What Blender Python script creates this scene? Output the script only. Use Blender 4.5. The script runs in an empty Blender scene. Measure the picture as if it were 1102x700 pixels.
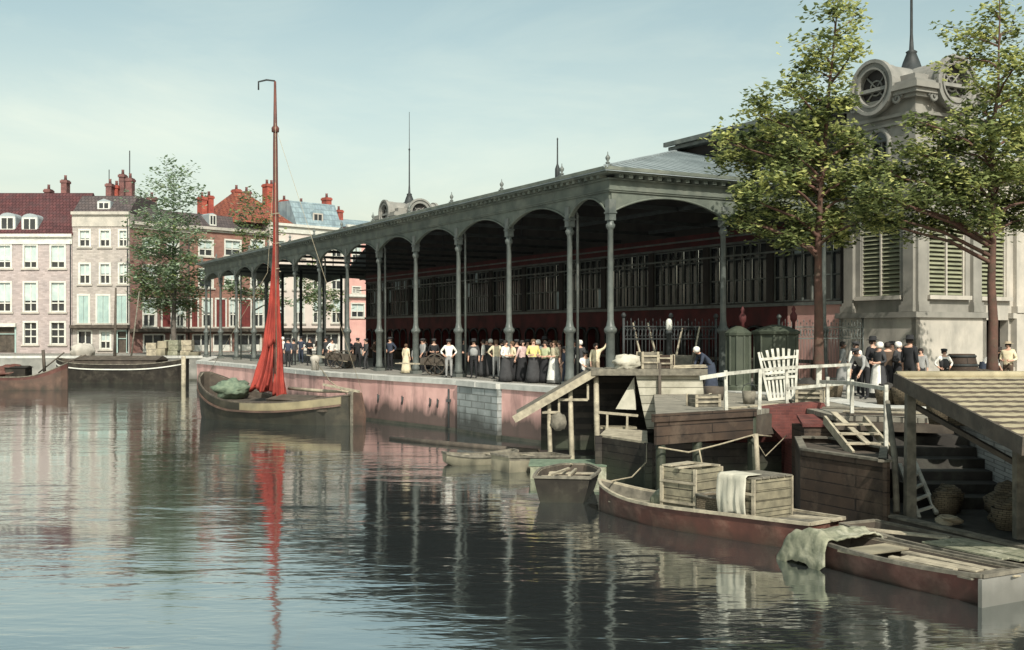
import bpy, math, random
from mathutils import Vector, Matrix
random.seed(7)
C = bpy.context.scene.collection
F = 1200.0; CX = 551.0; HY = 359.0; CZ = 4.1; QZ = 2.1
def P(px, py, Y): return Vector(((px-CX)/F*Y, Y, CZ-(py-HY)/F*Y))
def G(px, Y, z=QZ): return Vector(((px-CX)/F*Y, Y, z))
def rnd(a, b): return random.uniform(a, b)

# ------------------------------------------------------------------ materials
MAT = {}
def mat(name, c1, c2=None, scale=3.0, rough=0.8, bump=0.0, bscale=None, kind='noise', metal=0.0, size=(1,1), mortar=None,
        axis='xz', stain=None, spec=0.3, trans=0.0):
    m = bpy.data.materials.new(name); m.use_nodes = True
    nt = m.node_tree; N = nt.nodes; L = nt.links
    b = N['Principled BSDF']; b.inputs['Roughness'].default_value = rough; b.inputs['Metallic'].default_value = metal
    b.inputs['Specular IOR Level'].default_value = spec
    c2 = c2 or tuple(min(1, x*0.7) for x in c1)
    tc = N.new('ShaderNodeTexCoord'); co = tc.outputs['Object']
    nz = N.new('ShaderNodeTexNoise'); nz.inputs['Scale'].default_value = scale; nz.inputs['Detail'].default_value = 6
    L.new(co, nz.inputs['Vector'])
    rp = N.new('ShaderNodeValToRGB'); rp.color_ramp.elements[0].position = .32; rp.color_ramp.elements[1].position = .68
    rp.color_ramp.elements[0].color = (*c1, 1); rp.color_ramp.elements[1].color = (*c2, 1)
    L.new(nz.outputs['Fac'], rp.inputs['Fac']); col = rp.outputs['Color']; hgt = nz.outputs['Fac']
    if kind in ('brick', 'tiles', 'plank', 'cobble'):
        mp = N.new('ShaderNodeMapping'); L.new(co, mp.inputs['Vector'])
        if axis == 'xz': mp.inputs['Rotation'].default_value = (math.pi/2, 0, 0)
        if axis == 'yz': mp.inputs['Rotation'].default_value = (math.pi/2, 0, math.pi/2)
        if axis == 'zx': mp.inputs['Rotation'].default_value = (math.pi/2, math.pi/2, 0)
        if axis == 'xy90': mp.inputs['Rotation'].default_value = (0, 0, math.pi/2)
        br = N.new('ShaderNodeTexBrick'); L.new(mp.outputs['Vector'], br.inputs['Vector'])
        br.inputs['Scale'].default_value = 1.0; br.inputs['Brick Width'].default_value = size[0]; br.inputs['Row Height'].default_value = size[1]
        br.inputs['Mortar Size'].default_value = min(size)*(.09 if kind != 'plank' else .06); br.inputs['Mortar Smooth'].default_value = .3
        br.inputs['Color1'].default_value = (1,1,1,1); br.inputs['Color2'].default_value = (.72,.72,.72,1)
        mo = mortar or (.45,.45,.45); br.inputs['Mortar'].default_value = (*mo, 1)
        mx = N.new('ShaderNodeMix'); mx.data_type = 'RGBA'; mx.blend_type = 'MULTIPLY'; mx.inputs[0].default_value = 1
        L.new(col, mx.inputs[6]); L.new(br.outputs['Color'], mx.inputs[7]); col = mx.outputs[2]
        inv = N.new('ShaderNodeMath'); inv.operation = 'MULTIPLY_ADD'; L.new(br.outputs['Fac'], inv.inputs[0]); inv.inputs[1].default_value = -1.2
        L.new(nz.outputs['Fac'], inv.inputs[2]); hgt = inv.outputs[0]
    if stain:
        n2 = N.new('ShaderNodeTexNoise'); n2.inputs['Scale'].default_value = stain[1]; n2.inputs['Detail'].default_value = 8; n2.inputs['Roughness'].default_value = .7
        mp2 = N.new('ShaderNodeMapping'); mp2.inputs['Scale'].default_value = (1, 1, stain[3] if len(stain) > 3 else 1)
        L.new(co, mp2.inputs['Vector']); L.new(mp2.outputs['Vector'], n2.inputs['Vector'])
        r2 = N.new('ShaderNodeValToRGB'); r2.color_ramp.elements[0].position = .5; r2.color_ramp.elements[1].position = .72
        r2.color_ramp.elements[0].color = (0,0,0,1); r2.color_ramp.elements[1].color = (stain[2],)*3+(1,)
        L.new(n2.outputs['Fac'], r2.inputs['Fac'])
        m2 = N.new('ShaderNodeMix'); m2.data_type = 'RGBA'; L.new(r2.outputs['Color'], m2.inputs[0]); L.new(col, m2.inputs[6])
        m2.inputs[7].default_value = (*stain[0], 1); col = m2.outputs[2]
    L.new(col, b.inputs['Base Color'])
    if bump:
        bp = N.new('ShaderNodeBump'); bp.inputs['Strength'].default_value = bump; bp.inputs['Distance'].default_value = .03
        L.new(hgt, bp.inputs['Height']); L.new(bp.outputs['Normal'], b.inputs['Normal'])
    MAT[name] = m
    return m
def tide(m, h, col, amt=.9):
    nt = m.node_tree; N = nt.nodes; L = nt.links; b = N['Principled BSDF']; src = b.inputs['Base Color'].links[0].from_socket
    tc = N.new('ShaderNodeTexCoord'); sp_ = N.new('ShaderNodeSeparateXYZ'); L.new(tc.outputs['Object'], sp_.inputs[0])
    mp = N.new('ShaderNodeMapping'); mp.inputs['Scale'].default_value = (1,1,.25); L.new(tc.outputs['Object'], mp.inputs['Vector'])
    nz = N.new('ShaderNodeTexNoise'); nz.inputs['Scale'].default_value = 1.6; nz.inputs['Detail'].default_value = 8; L.new(mp.outputs[0], nz.inputs['Vector'])
    ad = N.new('ShaderNodeMath'); ad.operation = 'MULTIPLY_ADD'; ad.inputs[1].default_value = -1.3; L.new(nz.outputs['Fac'], ad.inputs[0]); L.new(sp_.outputs['Z'], ad.inputs[2])
    mr = N.new('ShaderNodeMapRange'); mr.inputs[1].default_value = h-.65; mr.inputs[2].default_value = h-.65-.55; mr.inputs[3].default_value = 0; mr.inputs[4].default_value = amt; L.new(ad.outputs[0], mr.inputs[0])
    mx = N.new('ShaderNodeMix'); mx.data_type = 'RGBA'; L.new(mr.outputs[0], mx.inputs[0]); L.new(src, mx.inputs[6]); mx.inputs[7].default_value = (*col,1); L.new(mx.outputs[2], b.inputs['Base Color'])
def leafmat(name, c1, c2, tr):
    m = mat(name, c1, c2, scale=1.3, rough=.55, spec=.2)
    nt = m.node_tree; N = nt.nodes; L = nt.links; b = N['Principled BSDF']
    t = N.new('ShaderNodeBsdfTranslucent'); src = b.inputs['Base Color'].links[0].from_socket
    L.new(src, t.inputs['Color']); ms = N.new('ShaderNodeMixShader'); ms.inputs[0].default_value = tr
    L.new(b.outputs[0], ms.inputs[1]); L.new(t.outputs[0], ms.inputs[2]); L.new(ms.outputs[0], N['Material Output'].inputs['Surface'])
    return m

mat('iron_green', (.115,.128,.118), (.066,.076,.071), 2.5, .42, .1, stain=((.2,.2,.17), 1.2, .6))
mat('iron_dark', (.035,.04,.04), (.02,.022,.022), 3, .6)
mat('fascia_paint', (.125,.14,.115), (.07,.082,.07), 1.6, .7, .15, stain=((.22,.22,.18), .7, .6))
mat('zinc', (.29,.325,.33), (.20,.23,.235), .5, .75, .1, stain=((.4,.45,.46), .35, .5))
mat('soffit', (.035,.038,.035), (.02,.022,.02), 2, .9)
mat('red_stall', (.10,.022,.022), (.045,.014,.014), 1.2, .7, .2)
mat('red_band', (.10,.024,.024), (.05,.016,.016), 1.2, .7)
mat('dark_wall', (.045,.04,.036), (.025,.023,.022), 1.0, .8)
mat('glass_dark', (.03,.035,.038), (.015,.018,.02), .8, .12, spec=.6)
mat('pane_pale', (.42,.50,.50), (.30,.38,.40), 1.5, .2, spec=.5)
mat('stone_pale', (.46,.42,.36), (.33,.31,.27), 1.2, .8, .25, stain=((.17,.165,.145), .8, .7, .3))
mat('tower_stone', (.265,.252,.22), (.175,.168,.148), 1.2, .85, .3, stain=((.13,.13,.11), .9, .75, .3))
mat('stone_grey', (.25,.24,.215), (.16,.158,.142), 1.5, .85, .3, stain=((.12,.13,.12), .8, .6))
mat('pink_plaster', (.62,.36,.31), (.50,.28,.25), .8, .85, .2, stain=((.32,.2,.18), .5, .6, .3))
mat('pink_wall', (.64,.39,.345), (.49,.285,.255), 1.1, .88, .5, stain=((.10,.07,.065), .7, .9, .22))
mat('weed_band', (.035,.04,.03), (.075,.07,.055), 2.2, .7, .6)
mat('block_stone', (.36,.38,.37), (.24,.26,.25), 2, .8, .6, kind='brick', size=(.55,.27), mortar=(.5,.5,.48), stain=((.12,.13,.12), .7, .5))
mat('coping', (.50,.49,.45), (.36,.36,.33), 2.0, .85, .4, stain=((.2,.2,.18), 1.2, .5))
mat('cobble', (.34,.32,.28), (.24,.23,.20), 1.2, .9, .6, kind='cobble', size=(.22,.14), axis='xy', stain=((.16,.15,.13), .25, .6))
mat('pink_brick', (.44,.37,.35), (.35,.30,.29), .8, .9, .3, kind='brick', size=(.42,.16), mortar=(.8,.78,.75), stain=((.28,.26,.25), .25, .6))
mat('grey_brick', (.45,.40,.36), (.35,.32,.29), .8, .9, .3, kind='brick', size=(.42,.16), mortar=(.8,.78,.75), stain=((.22,.2,.2), .3, .6))
mat('brown_brick', (.22,.12,.10), (.15,.09,.08), .8, .9, .3, kind='brick', size=(.42,.16), mortar=(.9,.85,.8), stain=((.3,.22,.18), .3, .5))
mat('orange_brick', (.30,.16,.12), (.21,.11,.09), .8, .9, .3, kind='brick', size=(.42,.16), mortar=(.9,.85,.8), stain=((.2,.12,.1), .3, .5))
mat('pale_plaster', (.58,.50,.44), (.48,.42,.38), .6, .85, .2, stain=((.35,.3,.28), .4, .5))
mat('red_brick', (.16,.05,.042), (.085,.03,.027), 3, .85, .6, kind='brick', size=(.23,.075), mortar=(1.3,1.2,1.1), stain=((.10,.05,.045), .9, .7))
mat('chimney_brick', (.42,.10,.065), (.28,.065,.05), 1.5, .9, .4, kind='brick', size=(.4,.15), mortar=(.8,.8,.8), stain=((.10,.06,.05), .6, .6))
mat('chimney_dark', (.22,.10,.09), (.13,.07,.065), 1.5, .9, .4, kind='brick', size=(.4,.15), mortar=(.8,.8,.8))
mat('roof_red', (.115,.042,.042), (.065,.03,.032), 1.4, .85, .8, kind='tiles', size=(.35,.42), axis='xy', mortar=(.35,.3,.3), stain=((.09,.05,.05), .35, .7))
mat('roof_orange', (.30,.095,.055), (.19,.06,.042), 1.4, .85, .8, kind='tiles', size=(.35,.42), axis='xy', mortar=(.35,.3,.3), stain=((.14,.07,.06), .35, .6))
mat('roof_dark', (.11,.085,.08), (.07,.06,.06), 1.4, .8, .6, kind='tiles', size=(.35,.42), axis='xy', mortar=(.4,.4,.4))
mat('slate', (.26,.34,.36), (.18,.24,.27), 1.5, .6, .4, kind='tiles', size=(.4,.3), axis='xy', mortar=(.6,.6,.6), stain=((.36,.42,.42), .4, .5))
mat('white_paint', (.58,.57,.51), (.46,.46,.41), 2.5, .6, .1, stain=((.38,.37,.32), 1.1, .5))
mat('white_rail', (.56,.55,.48), (.34,.33,.28), 5.0, .8, .3, stain=((.15,.14,.115), 3, .85))
mat('blind', (.44,.50,.47), (.33,.40,.38), 1.5, .8)
mat('shutter_green', (.34,.44,.40), (.25,.34,.32), 1.5, .7)
mat('shutter_red', (.16,.035,.03), (.09,.025,.024), 1.5, .7)
mat('louver', (.24,.245,.16), (.15,.158,.105), 1.5, .8, stain=((.34,.34,.25), 1.4, .5))
mat('kiosk_green', (.058,.068,.048), (.036,.044,.032), 1.3, .6, .2, stain=((.16,.18,.12), .8, .6))
mat('wood_tar', (.035,.028,.022), (.018,.015,.013), 2.0, .65, .7, kind='plank', size=(2.6,.2), axis='xz', mortar=(.2,.2,.2), stain=((.08,.07,.055), 1.5, .6))
mat('wood_tar_upright', (.036,.029,.022), (.018,.015,.013), 2.0, .65, .7, kind='plank', size=(2.6,.2), axis='zx', mortar=(.2,.2,.2), stain=((.08,.07,.055), 1.5, .6))
mat('wood_brown', (.07,.046,.032), (.036,.026,.02), 2.0, .75, .6, kind='plank', size=(2.4,.24), axis='xz', mortar=(.25,.25,.25), stain=((.14,.10,.07), 1.2, .6))
mat('wood_pale', (.42,.37,.27), (.25,.22,.165), 5.0, .85, .6, stain=((.12,.105,.08), 2.2, .85))
mat('wood_grey', (.20,.18,.14), (.09,.083,.066), 5.0, .9, .7, stain=((.06,.055,.046), 2.2, .85))
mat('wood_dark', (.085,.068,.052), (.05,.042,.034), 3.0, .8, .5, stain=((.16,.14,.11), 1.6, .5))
mat('deck_plank', (.33,.30,.24), (.20,.185,.15), 3.0, .85, .6, kind='plank', size=(3.0,.22), axis='xy', mortar=(.2,.2,.2), stain=((.18,.17,.14), .8, .6))
mat('crate_wood', (.32,.285,.195), (.17,.155,.11), 4.5, .8, .5, kind='plank', size=(1.6,.17), axis='xz', mortar=(.25,.25,.25), stain=((.10,.10,.07), 2.0, .8))
mat('wicker', (.20,.16,.105), (.12,.095,.065), 3.0, .9, 1.0, kind='brick', size=(.10,.04), mortar=(.15,.15,.15))
mat('cloth_white', (.52,.49,.40), (.37,.35,.28), 3, .9, .4, stain=((.34,.34,.28), 1.8, .6))
mat('sacking', (.27,.265,.19), (.13,.14,.095), 6, .95, 1.0, stain=((.55,.53,.42), 2.0, .7))
mat('green_net', (.085,.12,.085), (.16,.20,.14), 5, .95, 1.0)
mat('sail_red', (.31,.048,.034), (.19,.03,.023), 1.8, .9, .9, stain=((.10,.014,.012), 2.6, .85, .16))
mat('mast_red', (.12,.045,.034), (.065,.03,.024), 2.0, .6, .2)
mat('hull_green', (.030,.028,.019), (.017,.016,.012), 1.2, .6, .3, stain=((.07,.06,.04), .9, .7))
mat('hull_strake', (.25,.21,.125), (.14,.12,.075), 1.5, .6, .2, stain=((.16,.15,.10), 1.0, .6))
mat('hull_brown', (.10,.06,.045), (.055,.038,.03), 1.5, .6, .3, stain=((.2,.13,.09), 1, .6))
mat('hull_red', (.115,.046,.034), (.06,.028,.022), 1.8, .6, .3, stain=((.26,.16,.12), 1.6, .6))
mat('hull_dark', (.028,.024,.019), (.015,.013,.011), 1.8, .7, .3, stain=((.09,.08,.06), 1.6, .6), spec=.15)
mat('hull_maroon', (.095,.038,.03), (.05,.024,.02), 1.8, .6, .3, stain=((.25,.15,.12), 1.2, .5))
mat('hull_pale', (.34,.30,.21), (.20,.18,.13), 1.8, .8, .3, stain=((.15,.14,.1), 1.2, .6))
mat('tile_roof', (.42,.36,.235), (.28,.24,.155), 3.5, .8, .3, stain=((.20,.17,.12), .9, .6))
mat('white_brick', (.48,.47,.44), (.36,.35,.33), 2.5, .85, .8, kind='brick', size=(.24,.09), mortar=(.45,.45,.45), stain=((.2,.2,.19), .9, .5))
mat('dark_stone', (.042,.038,.033), (.024,.022,.02), 2.0, .8, .6, stain=((.11,.11,.09), 1.3, .6))
mat('bark', (.115,.06,.045), (.06,.036,.028), 4.0, .9, .9, stain=((.10,.09,.06), 2, .6))
mat('bark_grey', (.12,.105,.09), (.07,.06,.05), 4.0, .9, .9)
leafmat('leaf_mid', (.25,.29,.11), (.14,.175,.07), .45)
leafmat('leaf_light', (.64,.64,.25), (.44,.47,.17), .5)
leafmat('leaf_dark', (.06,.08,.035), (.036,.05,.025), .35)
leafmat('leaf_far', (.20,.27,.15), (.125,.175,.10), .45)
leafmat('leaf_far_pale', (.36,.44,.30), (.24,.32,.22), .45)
mat('rope', (.34,.29,.2), (.22,.19,.14), 8, .9, .4)
mat('skin', (.55,.34,.25), (.48,.28,.2), 6, .6)
mat('hair_dark', (.03,.022,.018), (.02,.016,.014), 8, .7)
mat('hair_brown', (.12,.07,.04), (.08,.05,.03), 8, .7)
mat('white_boards', (.50,.47,.38), (.34,.32,.25), 3, .85, .4, kind='plank', size=(3.0,.26), axis='zx', mortar=(.3,.3,.28), stain=((.17,.16,.12), 1.8, .8))
tide(MAT['pink_wall'], 1.15, (.05,.042,.036)); tide(MAT['block_stone'], .95, (.05,.05,.045)); tide(MAT['stone_grey'], .7, (.07,.07,.06), .6)
for k_ in ('hull_red','hull_maroon','hull_dark','hull_green','hull_pale','hull_brown'): tide(MAT[k_], .32, (.028,.029,.021), .85)
for k_ in ('wood_tar_upright',): tide(MAT[k_], .75, (.03,.036,.022), .9)
for n, c in dict(black=(.022,.022,.024), charcoal=(.05,.05,.052), brown=(.10,.07,.05), white=(.74,.72,.66), cream=(.66,.58,.40), pink=(.62,.45,.42),
                 yellow=(.62,.55,.22), grey=(.30,.30,.29), blue=(.10,.13,.19), green=(.42,.46,.28), tan=(.40,.33,.23), navy=(.04,.05,.075)).items():
    mat('cloth_'+n+'_wool', c, tuple(x*.72 for x in c), 7, .9, .3)
def wool(n): return MAT['cloth_'+n+'_wool']

# ------------------------------------------------------------------ mesh builder
class MB:
    def __init__(s, M=None): s.v = []; s.f = []; s.m = []; s.M = M; s.sm = []
    def add(s, vs, fs, m=0, smooth=False):
        o = len(s.v)
        for p in vs:
            p = Vector(p); s.v.append(s.M @ p if s.M else p)
        for f in fs: s.f.append([i+o for i in f]); s.m.append(m); s.sm.append(smooth)
    def box(s, x0, x1, y0, y1, z0, z1, m=0):
        s.add([(x0,y0,z0),(x1,y0,z0),(x1,y1,z0),(x0,y1,z0),(x0,y0,z1),(x1,y0,z1),(x1,y1,z1),(x0,y1,z1)],
              [(0,3,2,1),(4,5,6,7),(0,1,5,4),(1,2,6,5),(2,3,7,6),(3,0,4,7)], m)
    def bar(s, a, b, w, h=None, m=0, up=(0,0,1), w2=None, h2=None):
        a = Vector(a); b = Vector(b); h = h or w; d = (b-a).normalized(); u = Vector(up)
        if abs(d.dot(u)) > .98: u = Vector((0,1,0))
        x = d.cross(u).normalized(); y = x.cross(d)
        w2 = w2 or w; h2 = h2 or h; vs = []
        for p, ww, hh in ((a,w,h),(b,w2,h2)):
            for i, j in ((-1,-1),(1,-1),(1,1),(-1,1)): vs.append(p+x*ww/2*i+y*hh/2*j)
        s.add(vs, [(0,3,2,1)[::-1],(4,5,6,7)[::-1],(0,1,5,4)[::-1],(1,2,6,5)[::-1],(2,3,7,6)[::-1],(3,0,4,7)[::-1]], m)
    def tube(s, pts, rad, n=8, m=0, smooth=True, cap=True):
        pts = [Vector(p) for p in pts]
        if not hasattr(rad, '__len__'): rad = [rad]*len(pts)
        vs = []; prev = None
        for i, p in enumerate(pts):
            d = (pts[min(i+1, len(pts)-1)]-pts[max(i-1, 0)])
            d = d.normalized() if d.length > 1e-9 else Vector((0,0,1))
            if prev is None:
                a = Vector((0,0,1)) if abs(d.z) < .9 else Vector((1,0,0)); x = d.cross(a).normalized()
            else:
                x = (prev-d*prev.dot(d)); x = x.normalized() if x.length > 1e-6 else d.orthogonal().normalized()
            prev = x; y = d.cross(x)
            for k in range(n):
                t = 2*math.pi*k/n; vs.append(p+(x*math.cos(t)+y*math.sin(t))*rad[i])
        fs = []
        for i in range(len(pts)-1):
            for k in range(n): fs.append((i*n+k, i*n+(k+1)%n, (i+1)*n+(k+1)%n, (i+1)*n+k))
        s.add(vs, fs, m, smooth)
        if cap:
            o = len(s.v)-len(vs)
            s.f.append([o+k for k in range(n)][::-1]); s.m.append(m); s.sm.append(False)
            s.f.append([o+(len(pts)-1)*n+k for k in range(n)]); s.m.append(m); s.sm.append(False)
    def lathe(s, prof, o=(0,0,0), n=12, m=0, smooth=True, sx=1, sy=1):
        o = Vector(o); vs = []
        for r, z in prof:
            for k in range(n):
                t = 2*math.pi*k/n; vs.append(o+Vector((math.cos(t)*r*sx, math.sin(t)*r*sy, z)))
        fs = []
        for i in range(len(prof)-1):
            for k in range(n): fs.append((i*n+k, i*n+(k+1)%n, (i+1)*n+(k+1)%n, (i+1)*n+k))
        fs.append(tuple(range(n))[::-1]); fs.append(tuple((len(prof)-1)*n+k for k in range(n)))
        s.add(vs, fs, m, smooth)
    def prism(s, poly, off, m=0):
        n = len(poly); off = Vector(off); vs = [Vector(p) for p in poly]+[Vector(p)+off for p in poly]
        fs = [tuple(range(n)), tuple(range(n, 2*n))[::-1]]+[(i, n+i, n+(i+1)%n, (i+1)%n) for i in range(n)]
        s.add(vs, fs, m)
    def wall(s, x0, x1, z0, z1, holes, y=0.0, d=.25, m=0):
        xs = sorted({x0, x1, *[h[0] for h in holes], *[h[1] for h in holes]}); zs = sorted({z0, z1, *[h[2] for h in holes], *[h[3] for h in holes]})
        xs = [x for x in xs if x0-1e-6 <= x <= x1+1e-6]; zs = [z for z in zs if z0-1e-6 <= z <= z1+1e-6]
        for i in range(len(xs)-1):
            for j in range(len(zs)-1):
                a, b, c, e = xs[i], xs[i+1], zs[j], zs[j+1]; mx, mz = (a+b)/2, (c+e)/2
                if any(h[0] < mx < h[1] and h[2] < mz < h[3] for h in holes): continue
                s.add([(a,y,c),(b,y,c),(b,y,e),(a,y,e)], [(0,1,2,3)], m)
        for h in holes:
            a, b, c, e = h[:4]
            s.add([(a,y,c),(b,y,c),(b,y,e),(a,y,e),(a,y+d,c),(b,y+d,c),(b,y+d,e),(a,y+d,e)], [(0,4,5,1),(1,5,6,2),(2,6,7,3),(3,7,4,0)], m)
    def build(s, name, mats, parent=None, loc=None, rotz=0.0, fix=True):
        me = bpy.data.meshes.new(name)
        loc = Vector(loc) if loc is not None else None
        if loc is not None and parent is None:
            R = Matrix.Rotation(-rotz, 3, 'Z'); vs = [R @ (p-loc) for p in s.v]
        else: vs = s.v
        me.from_pydata([tuple(p) for p in vs], [], s.f)
        if not isinstance(mats, (list, tuple)): mats = [mats]
        for m in mats: me.materials.append(MAT[m] if isinstance(m, str) else m)
        me.polygons.foreach_set('material_index', s.m); me.polygons.foreach_set('use_smooth', s.sm)
        me.update()
        if fix:
            import bmesh
            bm = bmesh.new(); bm.from_mesh(me); bmesh.ops.recalc_face_normals(bm, faces=bm.faces[:]); bm.to_mesh(me); bm.free()
        o = bpy.data.objects.new(name, me); C.objects.link(o)
        if parent is not None: o.parent = parent
        elif loc is not None: o.location = loc; o.rotation_euler = (0,0,rotz)
        return o
def tag(o, label=None, cat=None, group=None, kind=None):
    if label: o['label'] = label
    if cat: o['category'] = cat
    if group: o['group'] = group
    if kind: o['kind'] = kind
    return o
def thing(name, label, cat, loc=(0,0,0), rotz=0.0, group=None):
    o = bpy.data.objects.new(name, None); C.objects.link(o); o.location = loc; o.rotation_euler = (0,0,rotz); o.empty_display_size = .3
    return tag(o, label, cat, group)
def frame(loc, rotz): return Matrix.Translation(Vector(loc)) @ Matrix.Rotation(rotz, 4, 'Z')
def copy_part(o, parent):
    c = o.copy(); C.objects.link(c); c.parent = parent
    for ch in list(o.children): copy_part(ch, c)
    return c
def jitter(mb, a):
    for p in mb.v: p += Vector((rnd(-a,a), rnd(-a,a), rnd(-a,a)))

# ------------------------------------------------------------------ camera, world, sun
cam = bpy.data.cameras.new('camera'); co = bpy.data.objects.new('camera', cam); C.objects.link(co)
co.location = (0,0,CZ); co.rotation_euler = (math.pi/2,0,0); cam.sensor_width = 36; cam.lens = F/1102*36
cam.shift_y = (HY-350)/1102; cam.clip_end = 4000; cam.clip_start = .1
bpy.context.scene.camera = co
SUN_AZ = math.radians(14); SUN_EL = math.radians(42)
sd = Vector((math.sin(SUN_AZ)*math.cos(SUN_EL), -math.cos(SUN_AZ)*math.cos(SUN_EL), math.sin(SUN_EL)))
w = bpy.data.worlds.new('World'); bpy.context.scene.world = w; w.use_nodes = True
nt = w.node_tree; bg = nt.nodes['Background']; sky = nt.nodes.new('ShaderNodeTexSky'); sky.sky_type = 'NISHITA'; sky.sun_disc = False
sky.sun_elevation = SUN_EL; sky.sun_rotation = math.atan2(sd.x, sd.y); sky.dust_density = 3.0; sky.air_density = 1.0; sky.ozone_density = 1.5
hs = nt.nodes.new('ShaderNodeHueSaturation'); hs.inputs['Saturation'].default_value = .50; hs.inputs['Hue'].default_value = .47
nt.links.new(sky.outputs[0], hs.inputs['Color'])
tcw = nt.nodes.new('ShaderNodeTexCoord'); sep = nt.nodes.new('ShaderNodeSeparateXYZ'); nt.links.new(tcw.outputs['Generated'], sep.inputs[0])
rw = nt.nodes.new('ShaderNodeValToRGB'); rw.color_ramp.elements[0].position = 0.0; rw.color_ramp.elements[0].color = (1.40,1.25,.97,1)
rw.color_ramp.elements[1].position = .30; rw.color_ramp.elements[1].color = (.82,.93,.875,1)
nzw = nt.nodes.new('ShaderNodeTexNoise'); nzw.inputs['Scale'].default_value = 2.2; nzw.inputs['Detail'].default_value = 7
mpw = nt.nodes.new('ShaderNodeMapping'); mpw.inputs['Scale'].default_value = (1,1,4.5); nt.links.new(tcw.outputs['Generated'], mpw.inputs['Vector']); nt.links.new(mpw.outputs[0], nzw.inputs['Vector'])
mad = nt.nodes.new('ShaderNodeMath'); mad.operation = 'MULTIPLY_ADD'; mad.inputs[1].default_value = .22; nt.links.new(nzw.outputs['Fac'], mad.inputs[0])
nt.links.new(sep.outputs['Z'], mad.inputs[2]); sb = nt.nodes.new('ShaderNodeMath'); sb.operation = 'SUBTRACT'; sb.inputs[1].default_value = .11; nt.links.new(mad.outputs[0], sb.inputs[0])
nt.links.new(sb.outputs[0], rw.inputs['Fac'])
mw = nt.nodes.new('ShaderNodeMix'); mw.data_type = 'RGBA'; mw.blend_type = 'MULTIPLY'; mw.inputs[0].default_value = 1
cn = nt.nodes.new('ShaderNodeTexNoise'); cn.inputs['Scale'].default_value = 3.2; cn.inputs['Detail'].default_value = 9; cn.inputs['Roughness'].default_value = .62; cn.inputs['Distortion'].default_value = .5
cmp_ = nt.nodes.new('ShaderNodeMapping'); cmp_.inputs['Scale'].default_value = (1,1,3.4); cmp_.inputs['Location'].default_value = (.7,.3,.15); nt.links.new(tcw.outputs['Generated'], cmp_.inputs['Vector']); nt.links.new(cmp_.outputs[0], cn.inputs['Vector'])
cr_ = nt.nodes.new('ShaderNodeMapRange'); cr_.inputs[1].default_value = .46; cr_.inputs[2].default_value = .72; cr_.inputs[4].default_value = .20; nt.links.new(cn.outputs['Fac'], cr_.inputs[0])
cm = nt.nodes.new('ShaderNodeMix'); cm.data_type = 'RGBA'; nt.links.new(cr_.outputs[0], cm.inputs[0]); cm.inputs[7].default_value = (7.2,7.0,6.3,1); nt.links.new(hs.outputs[0], cm.inputs[6])
nt.links.new(cm.outputs[2], mw.inputs[6]); nt.links.new(rw.outputs[0], mw.inputs[7]); nt.links.new(mw.outputs[2], bg.inputs['Color'])
bg.inputs['Strength'].default_value = .12
sun = bpy.data.lights.new('sun', 'SUN'); sun.energy = 4.1; sun.angle = math.radians(.5); sun.color = (1,.94,.83)
so = bpy.data.objects.new('sun', sun); C.objects.link(so); so.rotation_euler = sd.to_track_quat('Z', 'Y').to_euler(); so.location = (10,-20,40)
vs_ = bpy.context.scene.view_settings; vs_.view_transform = 'Standard'; vs_.look = 'None'; vs_.gamma = 1; vs_.exposure = 0.45
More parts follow.
